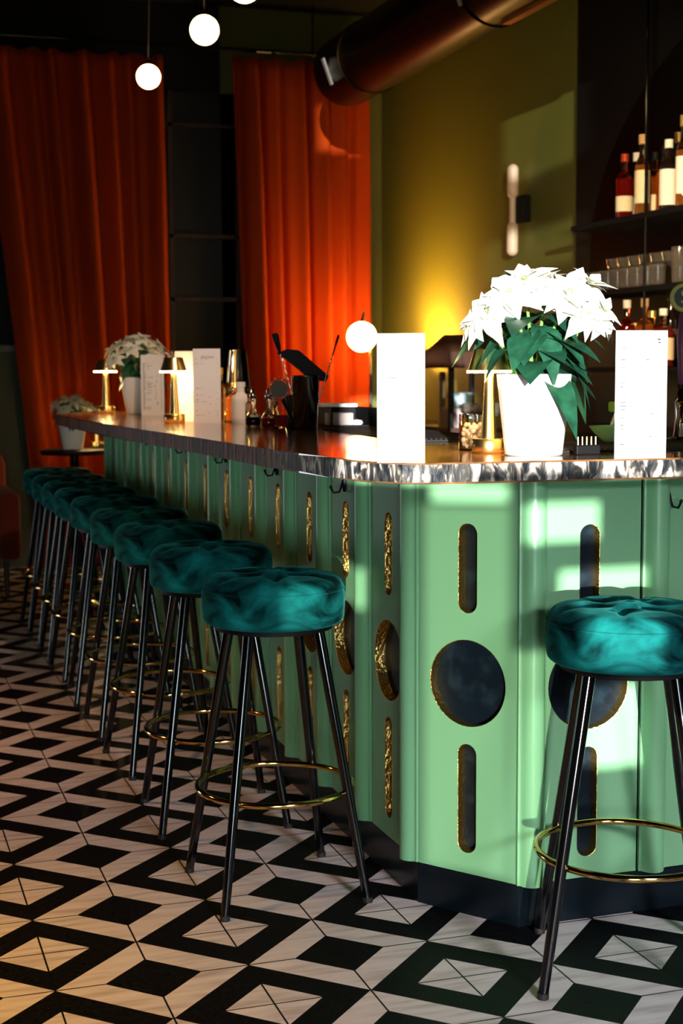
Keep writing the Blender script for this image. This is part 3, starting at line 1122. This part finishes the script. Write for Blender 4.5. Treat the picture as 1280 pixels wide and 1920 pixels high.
f1 = [bm.verts.new((-0.008, y, z)) for y, z in poly]
bm.faces.new(f0); bm.faces.new(list(reversed(f1)))
for i in range(len(poly)):
    j = (i+1) % len(poly)
    bm.faces.new((f0[i], f0[j], f1[j], f1[i]))
bmesh.ops.recalc_face_normals(bm, faces=bm.faces)
finish(bm, 'arch_mirror', MIRROR, bp)
sh = thing('back_bar_shelving', 'black shelves on thin hanging rods in front of the arch mirror', 'shelf', (3.22, 4.6, 0))
SHZ = (1.24, 1.575, 1.875)
for z in SHZ:
    finish(box(nb(), -0.11, 0.125, -1.7, 1.5, z-0.022, z, 0.002), 'shelf_board', BLACK, sh)
for y in (0.85, -0.5):
    finish(tube(nb(), [(-0.10, y, 0.925), (-0.10, y, ZC)], 0.006, 8), 'hanging_rod', CHROME, sh, True)

# bottles


def bottle(loc, label, kind, scale=1.0, glassm=G_AMBER, liq=LIQ_WHISKY, lab=LABEL_C, cap=CORK, group='bottles on the top shelf', level=0.62, labh=(0.12, 0.5)):
    t = thing('bottle', label, 'bottle', loc, random.uniform(0, 6), group)
    H, r = {'tall': (0.30, 0.036), 'round': (0.25, 0.045), 'slim': (0.33, 0.031), 'square': (0.26, 0.040), 'short': (0.20, 0.036)}[kind]
    H *= scale
    b = H*0.60
    nk = 0.0135
    prof = [(r*0.92, 0), (r, 0.006), (r, b)]
    for k in range(1, 7):
        a = k/6
        prof.append((r+(nk-r)*(0.5-0.5*math.cos(PI*a)), b+H*0.16*a))
    prof += [(nk, H*0.90), (nk+0.003, H*0.905), (nk+0.003, H*0.93)]
    n_ = 8 if kind == 'square' else 24
    bd = finish(lathe(nb(), prof, n_), 'glass_body', glassm, t, True)
    if liq:
        lv = H*level
        lp = [(r*0.88, 0.005), (r*0.9, min(lv, b))]
        if lv > b:
            lp.append((r*0.75, lv))
        finish(lathe(nb(), lp, n_), 'liquid', liq, t, True)
    if lab:
        finish(lathe(nb(), [(r+0.0008, H*labh[0]), (r+0.0008, H*labh[1])], n_, cap0=False, cap1=False), 'label', lab, t, True)
    finish(lathe(nb(), [(nk+0.002, H*0.88), (nk+0.0035, H*0.885), (nk+0.0035, H*1.0), (nk, H*1.003)], 16), 'stopper', cap, t, True)
    return t


spots_b = [(3.16, 5.70), (3.275, 5.80), (3.16, 5.55), (3.275, 5.645), (3.275, 5.565), (3.16, 5.34), (3.275, 5.46), (3.16, 5.225), (3.275, 5.33)]
specs = [('tall', 0.90, G_RED, LIQ_RED, LABEL_C, FOIL_RED, 'red bottle with a low cream label, first on the top shelf from the green wall'),
         ('tall', 0.98, G_RED, LIQ_RED, LABEL_W, LABEL_W, 'red bottle with a tall white capsule, second on the top shelf'),
         ('slim', 1.0, G_CLEAR, LIQ_WHISKY, LABEL_C, CORK, 'tall bottle with a cork coloured neck and cream label, third on the top shelf'),
         ('round', 1.1, G_AMBER, LIQ_WHISKY, LABEL_C, BLACK, 'rounded amber bottle, fourth on the top shelf'),
         ('tall', 0.97, G_AMBER, LIQ_WHISKY, None, BLACK, 'plain amber bottle without a label, fifth on the top shelf'),
         ('tall', 0.93, G_DARK, None, LABEL_W, LABEL_W, 'black bottle with a big white label, by the hanging rod on the top shelf'),
         ('slim', 1.0, G_CLEAR, LIQ_WHISKY, LABEL_C, FOIL_GOLD, 'clear bottle with a gold cap and cream label, right of the black bottle'),
         ('slim', 1.08, G_CLEAR, LIQ_WHISKY, LABEL_W, FOIL_GOLD, 'tallest gold capped bottle at the right end of the top shelf'),
         ('tall', 1.0, G_AMBER, LIQ_WHISKY, LABEL_C, BLACK, 'amber bottle farthest right on the top shelf, cut by the frame')]
for i, ((bu, bv), s) in enumerate(zip(spots_b, specs)):
    lh = (0.06, 0.57) if i == 5 else ((0.14, 0.55) if i in (2, 6, 7) else (0.10, 0.34))
    bottle((bu, bv, SHZ[2]), s[6], s[0], s[1], s[2], s[3], s[4], s[5], labh=lh)
specs3 = [('short', G_AMBER, LIQ_WHISKY, LABEL_C, FOIL_GOLD, 'short amber bottle with gold cap, first on the bottom shelf'),
          ('tall', G_RED, LIQ_RED, LABEL_W, LABEL_W, 'red bottle with pale capsule, second on the bottom shelf'),
          ('round', G_AMBER, LIQ_WHISKY, LABEL_C, FOIL_GOLD, 'round amber bottle, third on the bottom shelf'),
          ('tall', G_AMBER, LIQ_WHISKY, None, CORK, 'orange amber bottle without label, middle of the bottom shelf'),
          ('slim', G_DARK, None, LABEL_D, CHROME, 'slim black bottle with a steel top on the bottom shelf'),
          ('round', G_CLEAR, LIQ_RED, LABEL_C, LABEL_W, 'clear bottle of red liquor beside the slim black one'),
          ('tall', G_GREENB, None, FOIL_RED, LABEL_W, 'green bottle with a red label left of the beer tap')]
for i, s in enumerate(specs3):
    bottle((3.15 if i % 2 else 3.23, 5.72-0.075*i, SHZ[0]), s[5], s[0], 0.95, s[1], s[2], s[3], s[4], group='bottles on the bottom shelf')

# glasses on the middle shelf


def tumbler(loc, label, r=0.036, h=0.085, group='tumblers on the middle shelf'):
    bm = nb()
    lathe(bm, [(r*0.86, 0), (r*0.88, 0.004), (r, h), (r-0.002, h), (r*0.86-0.002, 0.010), (0.0005, 0.010)], 24)
    o = finish(bm, 'tumbler', G_SHELF, None, True, loc)
    return tag(o, label, 'glass', group)


def coupe(loc, label, group='coupe glasses on the middle shelf', s=1.0):
    bm = nb()
    lathe(bm, [(0.030*s, 0), (0.030*s, 0.002), (0.004*s, 0.006), (0.003*s, 0.060*s), (0.012*s, 0.066*s), (0.036*s, 0.084*s), (0.043*s, 0.115*s), (0.0415*s, 0.115*s), (0.034*s, 0.086*s), (0.0005, 0.070*s)], 24)
    o = finish(bm, 'coupe_glass', G_SHELF, None, True, loc)
    return tag(o, label, 'glass', group)


ordn = ['first', 'second', 'third', 'fourth', 'fifth', 'sixth', 'seventh', 'eighth', 'ninth']
for i in range(8):
    tumbler((3.155, 6.0-0.085*i, SHZ[1]), 'short clear tumbler, %s from the green wall in the front row of the middle shelf' % ordn[i])
for i in range(7):
    coupe((3.26, 5.93-0.095*i, SHZ[1]), 'clear coupe glass, %s from the green wall in the back row of the middle shelf' % ordn[i], s=1.25)
for i in range(3):
    tumbler((3.20, 5.31-0.085*i, SHZ[1]), 'tall clear highball glass, %s of the three at the right end of the middle shelf' % ordn[i], 0.034, 0.15, 'highball glasses on the middle shelf')

# ------------------------------------------------------------------ beer tap at the right
tp = thing('beer_tap', 'beer tap with a purple handle and a round yellow green badge at the right edge', 'beer tap', (2.03, 3.34, 1.045))
finish(lathe(nb(), [(0.045, 0), (0.045, 0.008), (0.024, 0.016), (0.020, 0.07), (0.022, 0.105), (0.015, 0.115)], 28), 'column', CHROME, tp, True)
finish(tube(nb(), [(0, 0, 0.095), (-0.03, -0.05, 0.098), (-0.04, -0.07, 0.09), (-0.045, -0.078, 0.055)], [0.011, 0.011, 0.010, 0.009], 12), 'spout', CHROME, tp, True)
finish(lathe(nb(), [(0.012, 0.115), (0.017, 0.125), (0.012, 0.138), (0.016, 0.15)], 18), 'collar', BRASS, tp, True)
finish(lathe(nb(), [(0.010, 0.15), (0.014, 0.165), (0.018, 0.26), (0.014, 0.31), (0.011, 0.335)], 20), 'handle', PURPLE, tp, True)
bm = nb(); lathe(bm, [(0.006, -0.008), (0.036, -0.008), (0.038, -0.004), (0.038, 0.004), (0.036, 0.008), (0.006, 0.008)], 32)
bd = finish(bm, 'badge', mat('yellow green badge', (0.55, 0.55, 0.08), 0.4), tp, True, (0, 0, 0.372))
bd.rotation_euler = (R(90), 0, R(-30))
bm = nb(); lathe(bm, [(0.0005, 0), (0.027, 0)], 28, (0, 0, 0.0086), cap0=False, cap1=False); finish(bm, 'badge_disc', mat('dark green badge face', (0.01, 0.035, 0.012), 0.4), bd)
fc = bpy.data.curves.new('badge_letter', 'FONT')
fc.body = 'S'
fc.size = 0.05
fc.align_x = 'CENTER'
fc.align_y = 'CENTER'
fc.extrude = 0.0004
fo = bpy.data.objects.new('badge_letter', fc)
COL.objects.link(fo)
bpy.context.view_layer.update()
fm = bpy.data.meshes.new_from_object(fo.evaluated_get(bpy.context.evaluated_depsgraph_get()))
bpy.data.objects.remove(fo)
fm.materials.clear()
fm.materials.append(mat('lime letter', (0.55, 0.6, 0.15), 0.5))
put(fm, 'badge_letter', bd, (0, 0, 0.0092))

# ------------------------------------------------------------------ bar tools and small bottles
tin = thing('mixing_tin', 'tall dark steel mixing tin holding bar tools', 'mixing tin', (1.379, 4.549, 1.045))
finish(lathe(nb(), [(0.036, 0), (0.038, 0.003), (0.046, 0.168), (0.0475, 0.172), (0.0455, 0.172), (0.044, 0.166), (0.036, 0.008), (0.0005, 0.006)], 40), 'cup', mat('dark polished steel', (0.50, 0.46, 0.42), 0.13, 1.0), tin, True)
finish(tube(nb(), [(0.0465*math.cos(2*PI*k/40), 0.0465*math.sin(2*PI*k/40), 0.172) for k in range(40)], 0.0016, 6, True), 'rim', CHROME, tin, 'all')


def bar_spoon(p0, p1, label, hr=0.006):
    p0, p1 = Vector(p0), Vector(p1)
    t = thing('bar_spoon', label, 'bar spoon', p0, 0, 'bar spoons')
    d = p1-p0
    pts = [d*(k/40)*0.78 for k in range(41)]
    finish(tube(nb(), pts, [0.0022+0.0009*math.sin(k*1.6) for k in range(41)], 8), 'twisted_shaft', CHROME, t, 'all')
    finish(tube(nb(), [d*0.77, d*0.86, d*0.97, d*1.0], [0.003, hr*0.7, hr, hr*0.7], 10), 'grip', BLACK, t, 'all')
    bm = nb(); sphere(bm, (0, 0, 0), 0.009, 12); bmesh.ops.scale(bm, vec=(1, 0.5, 1.4), verts=bm.verts); finish(bm, 'bowl', CHROME, t, 'all')
    return t


def rel(dx, dz, dd=0.0):      # offset to the right, upward and toward the street from the tin's base
    return (1.379+dx*RX-0.313*dd, 4.549+dx*RY-0.95*dd, 1.045+dz)


bar_spoon(rel(-0.018, 0.02), rel(-0.098, 0.308), 'twisted bar spoon with a thick black end, leaning left in the tin', 0.012)
bar_spoon(rel(0.02, 0.02), rel(0.108, 0.302), 'thin twisted bar spoon leaning right in the tin', 0.0045)
pad = thing('bar_spatula', 'flat black spatula lying slanted in the mixing tin', 'spatula', rel(0, 0.16, -0.01))
M_ = Matrix(((RX, 0.313, 0), (RY, 0.95, 0), (0, 0, 1))).to_4x4()
poly2 = [(-0.092, 0.085), (-0.058, 0.098), (-0.020, 0.094), (0.075, 0.012), (0.068, -0.006), (0.02, -0.004), (-0.045, 0.05)]
bm = nb()
a_ = [bm.verts.new(M_ @ Vector((x, -0.003, z))) for x, z in poly2]
b_ = [bm.verts.new(M_ @ Vector((x, 0.003, z))) for x, z in poly2]
bm.faces.new(a_); bm.faces.new(list(reversed(b_)))
for i in range(len(poly2)):
    j = (i+1) % len(poly2)
    bm.faces.new((a_[i], b_[i], b_[j], a_[j]))
bmesh.ops.recalc_face_normals(bm, faces=bm.faces)
finish(bm, 'blade', BLACK, pad)
bm = nb()
tube(bm, [M_ @ Vector((0.0, 0, 0.0)), M_ @ Vector((0.01, 0, -0.07))], 0.005, 8)
finish(bm, 'shaft', BLACK, pad, True)
# strainer and tongs leaning on the tin
st = thing('cocktail_strainer', 'coiled hawthorne strainer leaning left of the mixing tin', 'strainer', rel(-0.085, 0.10))
bm = nb()
n = 90
tube(bm, [M_ @ Vector((0.030*math.cos(2*PI*k/n)+0.004*math.cos(k*1.9), 0.006*math.sin(k*1.9), 0.03+0.036*math.sin(2*PI*k/n))) for k in range(n)], 0.0016, 5, True)
finish(bm, 'coil', CHROME, st, 'all')
bm = nb(); lathe(bm, [(0.0005, -0.001), (0.028, -0.001), (0.028, 0.001), (0.0005, 0.001)], 28, cap0=False, cap1=False)
bmesh.ops.transform(bm, matrix=Matrix.Translation((0, 0, 0.03)) @ M_ @ Matrix.Rotation(R(90), 4, 'X'), verts=bm.verts)
finish(bm, 'plate', mat('dark steel plate', (0.05, 0.035, 0.02), 0.5, 0.6), st)
finish(tube(nb(), [M_ @ Vector((0.01, 0, 0.0)), M_ @ Vector((0.03, 0, -0.04)), M_ @ Vector((0.05, 0, -0.10))], [0.008, 0.007, 0.005], 8), 'handle', BLACK, st, True)

shk = thing('cocktail_shaker', 'tall steel cocktail shaker standing behind the small bottles', 'shaker', (1.372, 5.40, 1.045))
finish(lathe(nb(), [(0.040, 0), (0.042, 0.004), (0.046, 0.12), (0.044, 0.13), (0.0455, 0.135), (0.033, 0.262), (0.0345, 0.266), (0.0005, 0.266)], 40), 'tin', mat('shaker steel', (0.42, 0.36, 0.28), 0.12, 1.0), shk, True)
finish(tube(nb(), [(0.0452*math.cos(2*PI*k/40), 0.0452*math.sin(2*PI*k/40), 0.132) for k in range(40)], 0.002, 6, True), 'seam_ring', CHROME, shk, 'all')
bottle((1.305, 5.43, 1.045), 'golden glass bottle right behind the handwritten menu card', 'short', 1.0, G_AMBER, None, None, FOIL_GOLD, 'small bottles by the mixing tin')
bottle((1.335, 5.30, 1.045), 'short amber bottle between the golden bottle and the steel shaker', 'short', 0.72, G_AMBER, LIQ_WHISKY, None, BRASS, 'small bottles by the mixing tin')
bottle((1.329, 5.19, 1.045), 'small white labelled bottle in front of the steel shaker', 'short', 0.74, LABEL_W, None, LABEL_W, LABEL_W, 'small bottles by the mixing tin', labh=(0.1, 0.55))


def dropper(loc, label, liq):
    t = thing('dropper_bottle', label, 'bottle', loc, 0, 'dropper bottles by the mixing tin')
    finish(lathe(nb(), [(0.022, 0), (0.026, 0.006), (0.027, 0.022), (0.020, 0.040), (0.010, 0.058), (0.009, 0.088), (0.011, 0.090), (0.011, 0.096)], 28), 'glass_body', G_CLEAR, t, True)
    finish(lathe(nb(), [(0.021, 0.004), (0.0245, 0.010), (0.025, 0.022), (0.021, 0.032)], 24), 'liquid', liq, t, True)
    finish(lathe(nb(), [(0.010, 0.094), (0.0115, 0.096), (0.0115, 0.108), (0.006, 0.110), (0.005, 0.126), (0.002, 0.132)], 16), 'dropper_cap', CHROME, t, True)
    return t


dropper((1.286, 4.86, 1.045), 'round dropper bottle of near black bitters, left of the pair', G_DARK)
dropper((1.306, 4.735, 1.045), 'round dropper bottle of dark red bitters, right of the pair', LIQ_RED)
jr = thing('mixing_glass', 'clear mixing glass with red liquid beside the mixing tin', 'glass', (1.335, 4.66, 1.045))
finish(lathe(nb(), [(0.028, 0), (0.030, 0.003), (0.031, 0.105), (0.033, 0.110), (0.030, 0.108), (0.028, 0.006), (0.0005, 0.005)], 32), 'glass_body', G_CLEAR, jr, True)
finish(lathe(nb(), [(0.0275, 0.007), (0.0275, 0.045)], 28), 'liquid', LIQ_RED, jr, True)
for (bx, by, bh, lab) in ((1.30, 4.955, 0.105, 'slim clear vial behind the left dropper bottle'), (1.345, 4.80, 0.112, 'slim clear vial between the dropper bottles and the mixing glass')):
    vl = thing('glass_vial', lab, 'bottle', (bx, by, 1.045), 0, 'slim vials by the mixing tin')
    finish(lathe(nb(), [(0.015, 0), (0.0165, 0.004), (0.0165, bh*0.7), (0.008, bh*0.8), (0.008, bh*0.92)], 20), 'glass_body', G_CLEAR, vl, True)
    finish(lathe(nb(), [(0.0095, bh*0.9), (0.0095, bh), (0.004, bh+0.004)], 14), 'stopper', CHROME, vl, True)
jg = thing('jigger', 'small bright steel jigger in front of the mixing tin', 'jigger', (1.34, 4.585, 1.045))
finish(lathe(nb(), [(0.018, 0), (0.017, 0.002), (0.007, 0.045), (0.007, 0.052), (0.021, 0.108), (0.020, 0.108), (0.0005, 0.06)], 28), 'cup', CHROME, jg, True)

# ------------------------------------------------------------------ behind the bar


def tagmesh(bm, name, m, label, cat, loc=(0, 0, 0), rz=0.0, smooth=True, group=None):
    return tag(finish(bm, name, m, None, smooth, loc, rz), label, cat, group)


# ribbed rubber mats along the working side of the top


def bar_mat(u0, u1, v0, v1, label):
    t = thing('bar_mat', label, 'bar mat', ((u0+u1)/2, (v0+v1)/2, 1.045), 0, 'black rubber bar mats')
    a, b = (u1-u0)/2, (v1-v0)/2
    finish(box(nb(), -a, a, -b, b, 0, 0.006, 0.002), 'mat_sheet', RUBBER, t)
    bm = nb()
    k = -a+0.012
    while k < a-0.01:
        box(bm, k, k+0.004, -b+0.01, b-0.01, 0.006, 0.009)
        k += 0.014
    finish(bm, 'ribs', RUBBER, t)
    return t


bar_mat(1.42, 1.66, 3.62, 4.50, 'black ribbed bar mat behind the corner menu card')
bar_mat(1.52, 2.02, 3.02, 3.36, 'black ribbed bar mat behind the poinsettia pot')

inn = thing('bottle_well', 'black box shaped tray with pale tubs, standing right of the mixing tin', 'tray', (1.60, 4.82, 1.045))
finish(box(nb(), -0.085, 0.085, -0.12, 0.12, 0, 0.004), 'tray_base', BLACK, inn)
for (x0, x1, y0, y1) in ((-0.085, -0.08, -0.12, 0.12), (0.08, 0.085, -0.12, 0.12), (-0.085, 0.085, 0.115, 0.12)):
    finish(box(nb(), x0, x1, y0, y1, 0, 0.062), 'tray_side', BLACK, inn)
tagmesh(box(nb(), -0.045, 0.045, -0.03, 0.03, 0, 0.042, 0.003), 'plastic_tub', PINKGREY, 'frosted plastic tub standing in the black tray', 'tub', (1.555, 4.74, 1.0495), R(-10))
tagmesh(lathe(nb(), [(0.018, 0), (0.022, 0.006), (0.018, 0.014), (0.0005, 0.018)], 20), 'citrus_half', WHITE, 'small white mound in the middle of the black tray', 'garnish', (1.625, 4.76, 1.0495))
tagmesh(box(nb(), -0.07, 0.06, -0.05, 0.05, 0, 0.012, 0.002), 'folded_cloth', WHITE, 'folded white cloth lying across the black tray', 'cloth', (1.60, 4.885, 1.1075), R(-10))
# opal globe lamps on the back counter


def globe_lamp(loc, gr, gz, label):
    t = thing('globe_lamp', label, 'table lamp', loc)
    finish(lathe(nb(), [(0.06, 0), (0.06, 0.012), (0.01, 0.018)], 28), 'base', BLACKMETAL, t, True)
    finish(tube(nb(), [(0, 0, 0.01), (0, 0, gz*0.55)], 0.009, 10), 'post', BLACKMETAL, t, True)
    finish(tube(nb(), [(0, 0, gz*0.55), (0, 0, gz*0.93)], 0.010, 12), 'brass_sleeve', BRASS_B, t, True)
    ox = -0.055
    bm = nb(); sphere(bm, (ox*RX, ox*RY, gz), gr, 32); finish(bm, 'globe', GLOBE_B, t, 'all')
    finish(tube(nb(), [(ox*RX, ox*RY, gz+gr-0.004), (ox*RX*0.7, ox*RY*0.7, gz+gr+0.06)], 0.010, 10), 'top_rod', BLACKMETAL, t, True)
    return t


globe_lamp((3.08, 8.75, 0.92), 0.093, 0.517, 'lit opal globe lamp before the glowing curtain')
# dark rack with a peaked cover on the back counter
rk = thing('drinks_rack', 'dark open rack with a peaked cover on the back counter', 'rack', (2.98, 7.05, 0.92), 0)
for (x, y) in ((-0.15, -0.22), (0.15, -0.22), (-0.15, 0.22), (0.15, 0.22)):
    finish(box(nb(), x-0.012, x+0.012, y-0.012, y+0.012, 0, 0.33), 'post', BLACK, rk)
bm = nb()
cs = [(-0.30, 0.32), (-0.28, 0.40), (-0.20, 0.485), (-0.12, 0.46), (0.02, 0.415), (0.28, 0.395), (0.30, 0.32)]
a_ = [bm.verts.new((-0.18, y, z)) for y, z in cs]
b_ = [bm.verts.new((0.18, y, z)) for y, z in cs]
bm.faces.new(a_); bm.faces.new(list(reversed(b_)))
for i in range(len(cs)):
    j = (i+1) % len(cs)
    bm.faces.new((a_[i], b_[i], b_[j], a_[j]))
bmesh.ops.recalc_face_normals(bm, faces=bm.faces)
finish(bm, 'cover', DARKWOOD, rk)
finish(box(nb(), -0.16, 0.16, -0.24, 0.24, 0.0, 0.02), 'bottom_board', DARKWOOD, rk)
tagmesh(lathe(nb(), [(0.018, 0), (0.018, 0.27), (0.012, 0.28)], 16), 'candle', mat('ivory wax', (0.6, 0.52, 0.40), 0.5), 'tall ivory candle standing in the dark rack', 'candle', (2.90, 7.12, 0.94))
tagmesh(box(nb(), -0.06, 0.06, -0.10, 0.10, 0, 0.10, 0.004), 'storage_box', PINKGREY, 'frosted grey box under the blue grey bowl in the rack', 'box', (2.92, 6.93, 0.94))
tagmesh(lathe(nb(), [(0.05, 0), (0.062, 0.006), (0.066, 0.075), (0.062, 0.075), (0.056, 0.012), (0.0005, 0.010)], 28), 'bowl', BLUEGREY, 'blue grey bowl standing on the frosted box', 'bowl', (2.92, 6.93, 1.04))
for i, (u, v) in enumerate(((2.86, 6.62), (2.88, 6.53), (2.95, 6.58))):
    coupe((u, v, 0.92), 'coupe glass, %s of three on the back counter beside the rack' % ordn[i], 'coupe glasses on the back counter', 1.3)
# pale green bowl with a lime garnish
bl = thing('garnish_bowl', 'pale green bowl tilted on the bar mat, left of the price list', 'bowl', (1.80, 3.28, 1.054))
bm = nb(); lathe(bm, [(0.022, 0), (0.03, 0.003), (0.052, 0.024), (0.064, 0.040), (0.061, 0.040), (0.048, 0.026), (0.026, 0.007), (0.0005, 0.006)], 36); finish(bm, 'bowl_shell', SAGE, bl, True)
sg = thing('lime_squeezer', 'small juicer tool with a lime green head behind the pale green bowl', 'tool', (1.86, 3.375, 1.045))
finish(tube(nb(), [(-0.03, 0.0, 0.0), (-0.015, 0, 0.05), (0.0, 0.0, 0.085)], [0.006, 0.005, 0.005], 10), 'pale_handle', WHITE, sg, True)
finish(tube(nb(), [(0.04, 0, 0.0), (0.02, 0, 0.05), (0.0, 0, 0.085)], [0.006, 0.005, 0.005], 10), 'dark_handle', DARKWOOD, sg, True)
bm = nb(); box(bm, -0.022, 0.024, -0.014, 0.014, 0.080, 0.108, 0.006); finish(bm, 'head', LIME, sg, True)
# nuts in a jar behind the near lamp
jar = thing('snack_jar', 'glass jar of pale snacks behind the near brass lamp', 'jar', (1.40, 3.22, 1.045))
finish(lathe(nb(), [(0.040, 0), (0.042, 0.003), (0.042, 0.085), (0.040, 0.085), (0.040, 0.005), (0.0005, 0.004)], 32), 'glass_body', G_CLEAR, jar, True)
bm = nb()
rnd = random.Random(4)
for k in range(70):
    a, r_ = rnd.uniform(0, 2*PI), 0.032*math.sqrt(rnd.random())
    sphere(bm, (r_*math.cos(a), r_*math.sin(a), 0.012+0.05*rnd.random()), rnd.uniform(0.005, 0.0075), 8)
o = finish(bm, 'snacks', mat('roasted snack', (0.75, 0.52, 0.32), 0.6), jar, 'all')
o['kind'] = 'stuff'
# small metal tray with a pronged edge near the slab edge
pk = thing('pick_holder', 'small holder of brass cocktail picks between the pot and the price list', 'holder', (1.555, 2.96, 1.045))
finish(box(nb(), -0.030, 0.030, -0.010, 0.010, 0, 0.022, 0.003), 'block', BLACK, pk)
for k in range(5):
    finish(tube(nb(), [(-0.022+0.011*k, 0, 0.018), (-0.022+0.011*k, 0, 0.040)], 0.0022, 8), 'pick', BRASS, pk, True)

# ------------------------------------------------------------------ armchair at the left edge
ac = thing('armchair', 'rust red upholstered armchair at the left edge beyond the stools', 'armchair', (0.42, 8.45, 0))
finish(box(nb(), -0.30, 0.30, -0.34, 0.26, 0.20, 0.46, 0.04), 'seat', RUST, ac, True)
finish(box(nb(), -0.40, 0.40, 0.22, 0.38, 0.20, 0.76, 0.06), 'backrest', RUST, ac, True)
for s in (-1, 1):
    finish(box(nb(), min(s*0.30, s*0.42), max(s*0.30, s*0.42), -0.34, 0.30, 0.20, 0.58, 0.04), 'armrest', RUST, ac, True)
for x in (-0.34, 0.34):
    for y in (-0.28, 0.30):
        finish(tube(nb(), [(x, y, 0.22), (x, y, 0)], [0.018, 0.012], 10), 'leg', DARKWOOD, ac, True)
